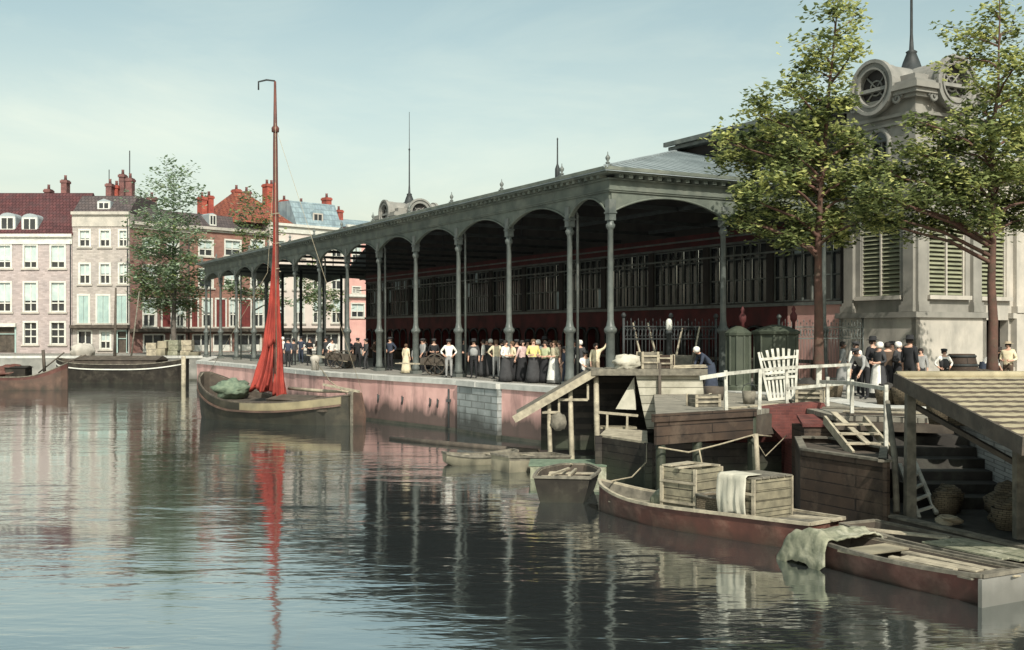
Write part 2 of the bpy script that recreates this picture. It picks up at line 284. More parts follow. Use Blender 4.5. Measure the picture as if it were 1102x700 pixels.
# ------------------------------------------------------------------ setting: water, ground, quay walls
def watermat():
    m = bpy.data.materials.new('canal_water'); m.use_nodes = True; nt = m.node_tree; N = nt.nodes; L = nt.links; b = N['Principled BSDF']
    b.inputs['Base Color'].default_value = (.036,.042,.042,1); b.inputs['Roughness'].default_value = .06; b.inputs['IOR'].default_value = 1.9
    b.inputs['Specular IOR Level'].default_value = .85
    tc = N.new('ShaderNodeTexCoord'); hs_ = []
    for sc, det, k, st in (((.55,1.5,1), 3, 1.0, 1.2), ((.12,.34,1), 2, 2.2, 1.0), ((2.6,5.5,1), 2, .22, 1.0)):
        mp = N.new('ShaderNodeMapping'); mp.inputs['Scale'].default_value = sc; mp.inputs['Rotation'].default_value = (0,0,math.radians(12)); L.new(tc.outputs['Object'], mp.inputs['Vector'])
        nz = N.new('ShaderNodeTexNoise'); nz.inputs['Scale'].default_value = st; nz.inputs['Detail'].default_value = det; nz.inputs['Distortion'].default_value = .4; L.new(mp.outputs[0], nz.inputs['Vector'])
        mu = N.new('ShaderNodeMath'); mu.operation = 'MULTIPLY'; mu.inputs[1].default_value = k; L.new(nz.outputs['Fac'], mu.inputs[0]); hs_.append(mu)
    a = N.new('ShaderNodeMath'); L.new(hs_[0].outputs[0], a.inputs[0]); L.new(hs_[1].outputs[0], a.inputs[1])
    a2 = N.new('ShaderNodeMath'); L.new(a.outputs[0], a2.inputs[0]); L.new(hs_[2].outputs[0], a2.inputs[1])
    # calm and ruffled patches
    n3 = N.new('ShaderNodeTexNoise'); n3.inputs['Scale'].default_value = .09; mp = N.new('ShaderNodeMapping'); mp.inputs['Scale'].default_value = (1,2.2,1); L.new(tc.outputs['Object'], mp.inputs['Vector']); L.new(mp.outputs[0], n3.inputs['Vector'])
    r3 = N.new('ShaderNodeMapRange'); r3.inputs[1].default_value = .35; r3.inputs[2].default_value = .65; r3.inputs[3].default_value = .10; r3.inputs[4].default_value = .52; L.new(n3.outputs['Fac'], r3.inputs[0])
    bp = N.new('ShaderNodeBump'); bp.inputs['Distance'].default_value = .05; L.new(a2.outputs[0], bp.inputs['Height']); L.new(r3.outputs[0], bp.inputs['Strength']); L.new(bp.outputs[0], b.inputs['Normal'])
    gl = N.new('ShaderNodeBsdfGlossy'); gl.inputs['Color'].default_value = (.80,.84,.83,1); gl.inputs['Roughness'].default_value = .07; L.new(bp.outputs[0], gl.inputs['Normal'])
    mx = N.new('ShaderNodeMixShader'); mx.inputs[0].default_value = .5; L.new(b.outputs[0], mx.inputs[1]); L.new(gl.outputs[0], mx.inputs[2]); L.new(mx.outputs[0], N['Material Output'].inputs['Surface'])
    MAT['canal_water'] = m
watermat()
mb = MB(); mb.add([(-700,-200,0),(700,-200,0),(700,300,0),(-700,300,0)], [(0,1,2,3)])
tag(mb.build('canal_water', 'canal_water'), 'dark rippled harbour water', kind='structure')

def E(px, Y): return ((px-CX)/F*Y, Y)
far_edge = [(-320,97), (-26,97), E(212,80)]
pink_a = [E(212,80), E(262,70), E(340,57.1), E(420,51.0), E(492,46.9)]
block_e = [E(492,46.6), E(535,43.4)]
pink_b = [E(534,43.8), E(600,40.6), (6.7,38.6)]
dark_e = [(6.7,38.6), (9.2,34.2), (9.3,29.6), (11.3,29.4)]
wb_e = [(11.3,29.4), (10.05,21.0)]
side_e = [(10.05,21.0), (10.4,12), (12,-60)]
poly = far_edge[:-1]+pink_a+pink_b+dark_e[1:]+wb_e[1:]+side_e[1:]+[(600,-60),(600,1500),(-900,1500),(-900,97)]
mb = MB(); mb.add([(x,y,QZ) for x, y in poly], [tuple(range(len(poly)))])
tag(mb.build('quay_pavement', 'cobble'), 'cobbled quay along the harbour', kind='structure')
def strip(mb, pts, t0, t1, z0, z1, m=0):
    for (ax,ay), (bx,by) in zip(pts[:-1], pts[1:]):
        d = Vector((bx-ax, by-ay, 0)); n = Vector((d.y, -d.x, 0)).normalized()
        a = Vector((ax,ay,z0)); b = Vector((bx,by,z0))
        mb.prism([a+n*t0, b+n*t0, b+n*t1, a+n*t1], (0,0,z1-z0), m)
def quay(pts, label, m, cope=True, weed=True, z1=1.93, cm='coping'):
    o = MB(); strip(o, pts, -.6, 0, -1.2, z1); o = o.build('quay_wall', m); tag(o, label, 'quay wall')
    if cope:
        c = MB()
        for (ax,ay),(bx,by) in zip(pts[:-1], pts[1:]):      # coping stones of uneven length
            d = Vector((bx-ax,by-ay,0)); n = max(1, int(d.length/1.5))
            for i in range(n):
                a = Vector((ax,ay,0))+d*(i/n); b = Vector((ax,ay,0))+d*((i+1)/n-.012/d.length*1.5); dz = rnd(-.012,.012)
                strip(c, [(a.x,a.y),(b.x,b.y)], -.75, .07+rnd(-.02,.02), z1, QZ+.045+dz)
        c.build('coping', cm, o)
    if weed:
        k = MB(); strip(k, pts, -.3, .03, -1, .12); k.build('waterline_weed', 'weed_band', o)
    return o
quay(far_edge, 'grey stone quay wall below the far row of houses', 'stone_grey')
qa = quay(pink_a, 'long faded pink quay wall behind the red sailed barge', 'pink_wall')
mb = MB()
for px, Y in ((466,48.4),(474,47.95),(410,51.6),(436,50.1)):
    x, y = E(px,Y); mb.tube([(x-.1,y-.1,1.25),(x-.13,y-.13,.95)], .05, 6); mb.tube([(x-.13,y-.13,1.3),(x-.13,y-.2,1.1),(x-.13,y-.13,.9)], .03, 6)
mb.build('mooring_ring', 'iron_dark', qa)
x, y = E(486,47.2); mb = MB(); mb.tube([(x-.12,y-.12,.1),(x-.12,y-.12,1.75)], .05, 6); mb.box(x-.22,x-.02,y-.24,y-.02,1.2,1.32); mb.build('mooring_bar', 'iron_dark', qa)
o = quay(block_e, 'grey squared stone section projecting between two pink quay walls', 'block_stone')
quay(pink_b, 'short pink quay wall beside the shed on posts', 'pink_wall')
quay(dark_e, 'dark red brick quay wall in shade behind the timber jetty', 'red_brick', weed=False)
quay(wb_e, 'whitewashed brick quay wall under the tiled roof', 'white_brick', weed=False)
quay(side_e, 'dark stone quay wall running past the tiled roof', 'dark_stone', weed=False)
# ------------------------------------------------------------------ market hall with its open iron canopy
ANG = math.radians(28.59)
C0 = G(657, 40)
mk = thing('market_hall', 'long iron fish market canopy on slender green columns along the quay', 'market hall', C0, ANG)
TS = [0, 2.79]+[2.79+4.85*k for k in range(1, 13)]; TE = TS[-1]
SS = [0, 5.13, 10.26]
def column_mb():
    m = MB(); m.box(-.24,.24,-.24,.24,0,.16)
    m.lathe([(.2,.16),(.2,.3),(.165,.42),(.16,1.98),(.2,2.02),(.235,2.08),(.235,2.16),(.2,2.2),(.15,2.28),(.115,2.5),(.1,5.72),(.13,5.75),(.165,5.82),(.17,5.9),(.12,5.96),(.13,6.05)], (0,0,0), 10)
    m.box(-.14,.14,-.14,.14,6.05,6.8); m.box(-.17,.17,-.17,.17,6.3,6.36); return m
col0 = column_mb().build('column', 'iron_green', mk)
spots = [(0,t) for t in TS]+[(s,0) for s in SS[1:]]+[(s,TE) for s in (5.13,10.26,15.4,20.5)]
for i, (s, t) in enumerate(spots):
    c = col0 if i == 0 else col0.copy()
    if i: C.objects.link(c); c.parent = mk
    c.location = (s, t, 0)
m = MB()
for s, t in [(5.2,TE-4.85*k) for k in range(0,3)]+[(10.3,TE-4.85*k) for k in (1,)]: m.tube([(s,t+.4,0),(s,t+.4,7)], .12, 8)
m.build('inner_column', 'iron_dark', mk)
m = MB()
for t in TS[1::2]: m.tube([(.34,t-.02,0),(.34,t-.02,6.5),(.12,t-.02,7.0)], .055, 6)
m.build('downpipe', 'iron_green', mk)
def arch(L, M):
    m = MB(M); pts = [(0,0,7.08),(L,0,7.08),(L,0,6.25),(L-.13,0,6.25)]
    n = 16; a = .13; z0, zc = 6.42, 6.97
    for k in range(n+1):
        x = (L-a)-(L-2*a)*k/n; u = (x-L/2)/(L/2-a); pts.append((x, 0, zc-(zc-z0)*(abs(u)**2.1)))
    pts += [(.13,0,6.25),(0,0,6.25)]
    # split to strips so the arch stays convex-safe
    top = 7.08; xs = [p for p in pts[3:-1]]
    for (p, q) in zip(xs[:-1], xs[1:]):
        if abs(p[0]-q[0]) < 1e-6: continue
        m.prism([(q[0],-.07,q[2]),(p[0],-.07,p[2]),(p[0],-.07,top),(q[0],-.07,top)], (0,.14,0))
    for e in (0, L): 
        x0, x1 = (e, e+.13) if e == 0 else (e-.13, e); m.prism([(x0,-.07,6.25),(x1,-.07,6.25),(x1,-.07,top),(x0,-.07,top)], (0,.14,0))
    pr = [(p[0],-.1,p[2]) for p in xs]; m.tube(pr, .045, 5, smooth=True)   # moulded arch edge
    return m
for a, b in zip(TS[:-1], TS[1:]): arch(b-a, Matrix.Translation((0,b,0)) @ Matrix.Rotation(-math.pi/2, 4, 'Z')).build('arch', 'fascia_paint', mk)
for a, b in zip(SS, SS[1:]+[12.3]): arch(b-a, Matrix.Translation((a,0,0))).build('arch', 'fascia_paint', mk)
for a, b in zip((0,5.13,10.26,15.4), (5.13,10.26,15.4,20.5)): arch(b-a, Matrix.Translation((b,TE,0)) @ Matrix.Rotation(math.pi, 4, 'Z')).build('arch', 'fascia_paint', mk)
m = MB()
def band(o, i, z0, z1):   # ring round the long side, the near end and the far end
    m.box(-o, i, -o, TE+o, z0, z1); m.box(i, 12.2, -o, i, z0, z1); m.box(i, 20.6, TE-i, TE+o, z0, z1)
band(.13, .13, 7.08, 7.5); band(.17,.12,7.14,7.2); band(.22, .1, 7.5, 7.56); band(.5, .0, 7.68, 7.78); band(.62, -.05, 7.78, 7.9)
for k in range(int(TE/.42)): m.box(-.42, -.1, .1+k*.42, .28+k*.42, 7.56, 7.68)
for k in range(29): m.box(.1+k*.42, .28+k*.42, -.42, -.1, 7.56, 7.68)
m.build('cornice', 'fascia_paint', mk)
RZ = lambda s: 7.86+(11.4-7.86)*(s+.6)/13.4
def slab(poly, th=.12):
    m = MB(); m.prism([(x,y,z) for x, y, z in poly], (0,0,-th)); return m
a = -.6; h = 12.8
rf = slab([(a,a,RZ(a)),(h,h,RZ(h)),(h,TE+.6,RZ(h)),(a,TE+.6,RZ(a))]).build('roof', 'zinc', mk)
rf2 = slab([(a,a,RZ(a)),(12.25,a,RZ(a)),(12.25,12.25,RZ(12.25))]).build('roof', 'zinc', mk)
rf3 = slab([(h,52,RZ(h)),(20.6,52,RZ(h)),(20.6,TE+.6,RZ(a)),(h,TE+.6,RZ(a))]).build('roof', 'zinc', mk)
m = MB()
for k in range(1, 38):
    s = a+k*.6
    if s < 12.2: m.bar((s,a,RZ(a)+.02),(s,s,RZ(s)+.02), .05, .06)
for k in range(1, 70):
    t = k*.9-.3
    m.bar((a,t,RZ(a)+.02),(min(h,t) if t < h else h, t, RZ(min(h,t))+.02), .05, .06)
m.bar((a,a,RZ(a)+.03),(h,h,RZ(h)+.03), .16, .1)
m.build('roof_seam', 'zinc', mk)
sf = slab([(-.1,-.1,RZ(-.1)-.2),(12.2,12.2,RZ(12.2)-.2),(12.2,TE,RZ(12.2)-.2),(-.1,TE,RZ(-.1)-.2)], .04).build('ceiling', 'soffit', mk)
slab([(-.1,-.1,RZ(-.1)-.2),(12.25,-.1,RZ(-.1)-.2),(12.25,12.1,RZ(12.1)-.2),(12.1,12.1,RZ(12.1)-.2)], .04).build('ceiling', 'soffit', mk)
m = MB()
for t in TS[1:]:
    m.bar((.1,t,7.0),(12.2,t,7.0), .08, .16)
    if t > 12: m.bar((.1,t,7.0),(12.2,t,10.4), .08, .12); m.bar((6,t,7.0),(6,t,8.8),.05,.05)
for s in (5.13,10.26): m.bar((s,.1,7.0),(s,12,7.0), .08,.16)
for s, z in ((4.1,8.75),(8.2,9.7)): m.bar((s,s+.8,z),(s,TE,z), .08,.14)
m.build('tie_beam', 'iron_dark', mk)
m = MB()
for z in (5.55, 6.45): m.bar((11.0,.4,z),(11.0,54,z), .06,.08)
m.build('gas_rail', 'iron_green', mk)
# eave ornaments over the columns
fin = MB(); fin.box(-.1,.1,-.1,.1,7.9,8.0); fin.lathe([(.05,8.0),(.09,8.05),(.03,8.1),(.08,8.18),(.09,8.24),(.02,8.34),(.012,8.44)], (0,0,0), 8)
f0 = fin.build('finial', 'iron_green', mk)
for i, (s, t) in enumerate([(-.35,t) for t in TS]):
    c = f0 if i == 0 else f0.copy()
    if i: C.objects.link(c); c.parent = mk
    c.location = (s, t-(.35 if i == 0 else 0), 0)
# the enclosed hall behind the canopy
WS = 12.3; W0, W1 = .9, 56.0
Mw = Matrix.Translation((WS, W1, 0)) @ Matrix.Rotation(-math.pi/2, 4, 'Z')     # wall x runs from far end to near end
LW = W1-W0; nb = 12; bw = LW/nb
win = []; stalls = []
for k in range(nb):
    win.append((k*bw+.22, (k+1)*bw-.22, 3.42, 6.2))
    for j in range(3): 
        x = k*bw+.3+j*(bw-.6)/3; stalls.append((x+.15, x+(bw-.6)/3-.15, .5, 2.35))
m = MB(Mw); m.wall(0, LW-3.4, 0, 3.3, [s for s in stalls if s[1] < LW-3.6], 0, .5); m.build('lower_wall', 'red_stall', mk)
m = MB(Mw); m.wall(LW-3.4, LW, 0, 3.3, []); m.build('lower_wall', 'pink_plaster', mk)  # near end of the red wall coloured pink: sunlight on it, painted in
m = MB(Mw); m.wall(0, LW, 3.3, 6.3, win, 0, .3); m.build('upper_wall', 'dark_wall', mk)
m = MB(Mw); m.wall(0, LW, 6.3, 6.9, [], -.02); m.build('red_band', 'red_band', mk)
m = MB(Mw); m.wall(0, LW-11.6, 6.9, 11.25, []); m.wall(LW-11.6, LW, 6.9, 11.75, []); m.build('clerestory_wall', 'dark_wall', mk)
m = MB(Mw); m.box(0, LW, -.12, .05, 3.22, 3.36); m.box(0, LW, -.08, .02, 6.22, 6.32); m.build('sill_course', 'iron_green', mk)
m = MB(Mw)
for s in stalls:
    if s[1] > LW-3.6: continue
    x0, x1 = s[0]-.1, s[1]+.1; r = (x1-x0)/2; cx = (x0+x1)/2
    m.tube([(x0,-.05,.1),(x0,-.05,1.9)]+[(cx-r*math.cos(q*math.pi/8),-.05,1.9+.7*r*math.sin(q*math.pi/8)) for q in range(9)]+[(x1,-.05,1.9),(x1,-.05,.1)], .06, 5)
m.build('stall_arch', 'iron_dark', mk)
m = MB(Mw); m.box(0, LW-3.4, .45, .5, 0, 3.2); m.build('stall_back', 'dark_wall', mk)
m = MB(Mw)
for k in range(nb): 
    m.box(k*bw+.2, (k+1)*bw-.25, -1.5, -.6, .75, .88); m.box(k*bw+.4,k*bw+.5,-1.4,-.7,0,.75); m.box((k+1)*bw-.5,(k+1)*bw-.4,-1.4,-.7,0,.75)
m.build('fish_slab', 'wood_dark', mk)
for k in range(nb):
    x0, x1, z0, z1 = win[k]; m = MB(Mw); n = 7
    for j in range(n+1): x = x0+(x1-x0)*j/n; m.box(x-.035, x+.035, .08, .16, z0, z1)
    for z in (z0+.03, z0+1.1, z1-.7, z1-.04): m.box(x0, x1, .1, .15, z-.03, z+.03)
    wd = m.build('window', 'iron_green', mk)
    m = MB(Mw)
    for j in range(n):
        for (za, zb) in ((z0,z0+1.1),(z0+1.1,z1-.7),(z1-.7,z1)):
            xa = x0+(x1-x0)*j/n; xb = x0+(x1-x0)*(j+1)/n; d = rnd(-.006,.006); e = rnd(-.006,.006)
            m.add([(xa,.2+d,za),(xb,.2+e,za),(xb,.2+e+rnd(-.01,.01),zb),(xa,.2+d,zb)], [(0,1,2,3)], 1 if random.random() < .07 else 0)
    m.build('pane', ['glass_dark', 'pane_pale'], wd)
m = MB(); m.box(WS+.01, 30, W1-.1, W1, 0, 3.3); m.box(WS+.3, WS+.5, W1-.15, W1-.1, 0, 3); m.build('end_wall', 'red_stall', mk)
m = MB(); m.box(WS+.01, 30, W1-.1, W1, 3.3, 11.3); m.build('end_wall', 'dark_wall', mk)
m = MB(); m.box(WS, 30, W0, W0+.2, 0, 11.7); m.build('end_wall', 'dark_wall', mk)
m = MB(); m.box(WS+.02,30,12.4,12.55,9,11.7); m.build('gable_wall', 'dark_wall', mk); m = MB(); m.box(WS+.5,38,12.6,W1,11.0,11.2); m.build('hall_roof', 'zinc', mk)
# high roof over the hall
m = MB(); r0 = 11.45; 
m.add([(11.7,.2,r0+.12),(30,.2,r0+.12),(30,12.5,r0+.12),(11.7,12.5,r0+.12),(16.5,5,r0+.75),(26,5,r0+.75),(26,8,r0+.75),(16.5,8,r0+.75)],[(0,1,5,4),(1,2,6,5),(2,3,7,6),(3,0,4,7),(4,5,6,7),(3,2,1,0)]); m.build('high_roof', 'roof_dark', mk)
m = MB(); m.box(11.55,11.7,.1,12.55,r0-.02,r0+.2); m.box(11.75,12.28,.3,12.4,r0-.2,r0-.03); m.build('eave_board', 'iron_green', mk)
m = MB(); m.lathe([(.16,11.2),(.16,12.2),(.05,12.5),(.04,14.0),(.06,14.05),(.0,14.15)], (13.3,25.9,0), 8); m.build('roof_vent_pole', 'iron_dark', mk)

# ------------------------------------------------------------------ stone pavilion with its tower, and the twin tower at the far end
def ringed_oculus(M, par):
    m = MB(M); n = 28
    for (ro, ri, y0, y1) in ((1.0,.74,-.42,.25),(1.12,.98,-.52,-.3),(.8,.72,-.48,-.3)):
        for k in range(n):
            a, b = 2*math.pi*k/n, 2*math.pi*(k+1)/n
            q = [(ro*math.cos(a),ro*math.sin(a)),(ro*math.cos(b),ro*math.sin(b)),(ri*math.cos(b),ri*math.sin(b)),(ri*math.cos(a),ri*math.sin(a))]
            m.prism([(x,y0,z) for x, z in q], (0,y1-y0,0))
    for s_ in (-1,1):
        m.tube([(s_*(1.16+.0+.26*(1-q/22)*math.cos(q*.55)), -.3, -.62+.26*(1-q/22)*math.sin(q*.55)) for q in range(20)], .07, 5)
        m.tube([(s_*(1.06*math.cos(q*math.pi/10)),-.3,1.06*math.sin(q*math.pi/10)) for q in range(-3,3)]+[(s_*1.3,-.3,-.3)], .06, 5) if False else None
    o = m.build('oculus', 'stone_grey', par)
    m = MB(M); m.prism([(.76*math.cos(2*math.pi*k/20), -.16, .76*math.sin(2*math.pi*k/20)) for k in range(20)], (0,.1,0)); m.build('oculus_panel', 'dark_wall', o)
    m = MB(M)
    for k in range(4):
        a = math.pi*k/2+math.pi/4; m.tube([(0,-.2,0),(.72*math.cos(a),-.2,.72*math.sin(a))], .04, 5)
    m.tube([(.3*math.cos(q*math.pi/6),-.2,.3*math.sin(q*math.pi/6)) for q in range(13)], .04, 5); m.build('oculus_rose', 'stone_grey', o)
def louver(M, x0, x1, z0, z1, par):
    m = MB(M); m.box(x0,x0+.08,.05,.2,z0,z1); m.box(x1-.08,x1,.05,.2,z0,z1); xm=(x0+x1)/2; m.box(xm-.04,xm+.04,.03,.2,z0,z1)
    m.box(x0-.15,x1+.15,-.2,.1,z0-.16,z0)
    o = m.build('louver_window', 'stone_pale', par); n = int((z1-z0)/.17); s = MB(M)
    for k in range(n):
        z = z0+(z1-z0)*(k+.5)/n
        for a, b in ((x0+.08,xm-.04),(xm+.04,x1-.08)): s.add([(a,.06,z-.055),(b,.06,z-.055),(b,.2,z+.075),(a,.2,z+.075),(a,.08,z-.075),(b,.08,z-.075),(b,.22,z+.055),(a,.22,z+.055)], [(0,1,2,3),(4,7,6,5),(0,4,5,1),(3,2,6,7)])
    s.build('louver_blade', 'louver', o)
    s = MB(M); s.box(x0,x1,.28,.32,z0,z1); s.build('louver_back', 'dark_wall', o)
def tower(par, w=3.6, lower=True):
    faces = [Matrix.Identity(4), Matrix.Translation((0,w,0)) @ Matrix.Rotation(-math.pi/2,4,'Z'),
             Matrix.Translation((w,0,0)) @ Matrix.Rotation(math.pi/2,4,'Z'), Matrix.Translation((w,w,0)) @ Matrix.Rotation(math.pi,4,'Z')]
    pl = MB(); cr = MB(); wl = MB()
    for M in faces:
        m = MB(M); holes = [(.75,w-.75,3.5,6.6),(w/2-.5,w/2+.5,8.5,9.7)]
        m.wall(0,w,0,11.6,holes,0,.35)
        k = 10; m.M = M
        wl.add([(M @ Vector(v)) if False else v for v in m.v], m.f)
        louver(M,.75,w-.75,3.5,6.6,par)
        # arched upper window: surround, dark glass
        f = MB(M); pts = [(w/2-.5,-.02,8.4)]+[(w/2-.5*math.cos(q*math.pi/10),-.02,9.7+.5*math.sin(q*math.pi/10)) for q in range(11)]+[(w/2+.5,-.02,8.4)]
        f.tube(pts, .11, 6); f.box(w/2-.65,w/2+.65,-.2,.1,8.28,8.42); f.box(w/2-.03,w/2+.03,.1,.18,8.5,9.7)
        ft = f.build('arched_window', 'stone_grey', par)
        g = MB(M); g.box(w/2-.5,w/2+.5,.2,.25,8.45,9.75); g.prism([(w/2-.5*math.cos(q*math.pi/10),-.015,9.7+.5*math.sin(q*math.pi/10)) for q in range(11)], (0,.012,0)); g.build('pane', 'glass_dark', ft)
        for x0, x1 in ((-.02,.48),(w-.48,w+.02)):
            pl.M = M; pl.box(x0-.1,x1+.1,-.28,0,2.85,3.12); pl.box(x0-.05,x1+.05,-.22,0,3.12,3.25); pl.box(x0,x1,-.16,0,3.25,9.2); pl.box(x0-.06,x1+.06,-.22,0,7.5,7.7); pl.box(x0-.08,x1+.08,-.24,0,9.0,9.25)
        cr.M = M; cr.box(-.22,w+.22,-.22,0,0,2.62)
    wl.build('tower_wall', 'tower_stone', par); pl.build('pilaster', 'tower_stone', par); cr.build('plinth', 'stone_pale', par)
    for z0, z1, p in ((2.62,2.84,.34),(7.75,7.95,.2),(10.25,10.35,.12),(10.55,10.68,.16),(11.2,11.34,.26)):
        k = MB(); k.box(-p,w+p,-p,.012,z0,z1); k.box(-p,w+p,w-.012,w+p,z0,z1); k.box(-p,.01,.012,w-.012,z0,z1); k.box(w-.01,w+p,.012,w-.012,z0,z1); k.build('string_course', 'tower_stone', par)
    for M in faces:
        for sd_ in (0,1):
            k = MB(M)
            for z0, z1, p in ((11.34,11.502,.4),(11.5,11.72,.52)):
                if sd_ == 0: k.box(-p,w/2-1.0,-p,.01,z0,z1)
                else: k.box(w/2+1.0,w+p-.003,-p+.002,.01,z0+.002,z1-.002)
            k.build('cornice', 'tower_stone', par)
    zc = 11.86
    for M in faces: ringed_oculus(M @ Matrix.Translation((w/2,0,zc)), par)
    m = MB(); n = 14
    for ax in (0,1):
        for k in range(n):
            a, b = math.pi*k/n, math.pi*(k+1)/n; q = [(w/2-.96*math.cos(a),zc+.96*math.sin(a)),(w/2-.96*math.cos(b),zc+.96*math.sin(b))]
            vs = []
            for (u, z) in q:
                for v in (-.3, w+.3): vs.append((u,v,z) if ax == 0 else (v,u,z))
            m.add(vs, [(0,1,3,2)], 0, True)
    m.prism([(-.4,-.4,11.7),(w+.4,-.4,11.7),(w+.4,w+.4,11.7),(-.4,w+.4,11.7)], (0,0,.14))
    m.prism([(.1,.1,11.84),(w-.1,.1,11.84),(w-.1,w-.1,11.84),(.1,w-.1,11.84)], (0,0,.35)); m.build('vaulted_roof', 'stone_grey', par)
    m = MB(); m.lathe([(.75,12.5),(.7,12.75),(.42,12.9),(.34,13.15),(.2,13.5),(.24,13.56),(.1,13.65),(.06,14.3),(.045,17.2),(.09,17.25),(.03,17.4),(.02,20.4)], (w/2,w/2,0), 10); m.build('spire', 'iron_dark', par)
Mk = frame(C0, ANG)
pv = thing('stone_pavilion', 'pale stone market pavilion with round-vaulted tower and slatted louvers behind the trees', 'building', Mk @ Vector((12.3,-2.85,0)), ANG)
tower(pv)
m = MB(); m.wall(3.62, 10.5, 0, 9.2, [(3.95,5.75,0,2.55),(4.05,5.65,3.5,6.6),(6.95,8.6,3.5,6.6)], .25, .4); m.box(3.7,10.5,.8,8,8.9,9.1); m.box(10.3,10.5,.25,8,0,9.2); m.build('front_wall', 'stone_pale', pv)
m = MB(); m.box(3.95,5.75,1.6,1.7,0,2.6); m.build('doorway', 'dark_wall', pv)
Mf = Matrix.Translation((0,.25,0)); louver(Mf,4.05,5.65,3.5,6.6,pv); louver(Mf,6.95,8.6,3.5,6.6,pv)
m = MB()
for x0 in (6.05,9.0): m.box(x0-.1,x0+.65,-.05,.25,2.85,3.12); m.box(x0,x0+.55,.07,.25,3.12,8.4); m.box(x0-.15,x0+.7,-.05,.25,0,2.62)
m.box(5.75,10.5,.0,.25,2.62,2.84); m.box(5.75,10.5,.06,.25,0,.6); m.box(3.6,10.6,-.1,.3,8.5,8.7); m.box(3.6,10.7,-.3,.3,8.7,8.95); m.box(3.6,10.75,-.4,.3,8.95,9.2)
m.build('pilaster', 'stone_pale', pv)
m = MB(); m.box(3.62,3.95,-.1,.25,0,2.62); m.build('door_jamb', 'stone_pale', pv)
m = MB(); m.prism([(3.6,-.2,9.22),(10.6,-.2,9.22),(9,4,11.2),(5,4,11.2)], (0,0,.1)); m.prism([(3.7,8,9.22),(10.6,8,9.22),(9,4,11.2),(5,4,11.2)], (0,0,.1)); m.build('roof', 'zinc', pv)
ft = thing('market_tower', 'distant twin vaulted tower with flagpole rising behind the market roof', 'tower', Mk @ Vector((12.8,50.2,0)), ANG)
tower(ft)
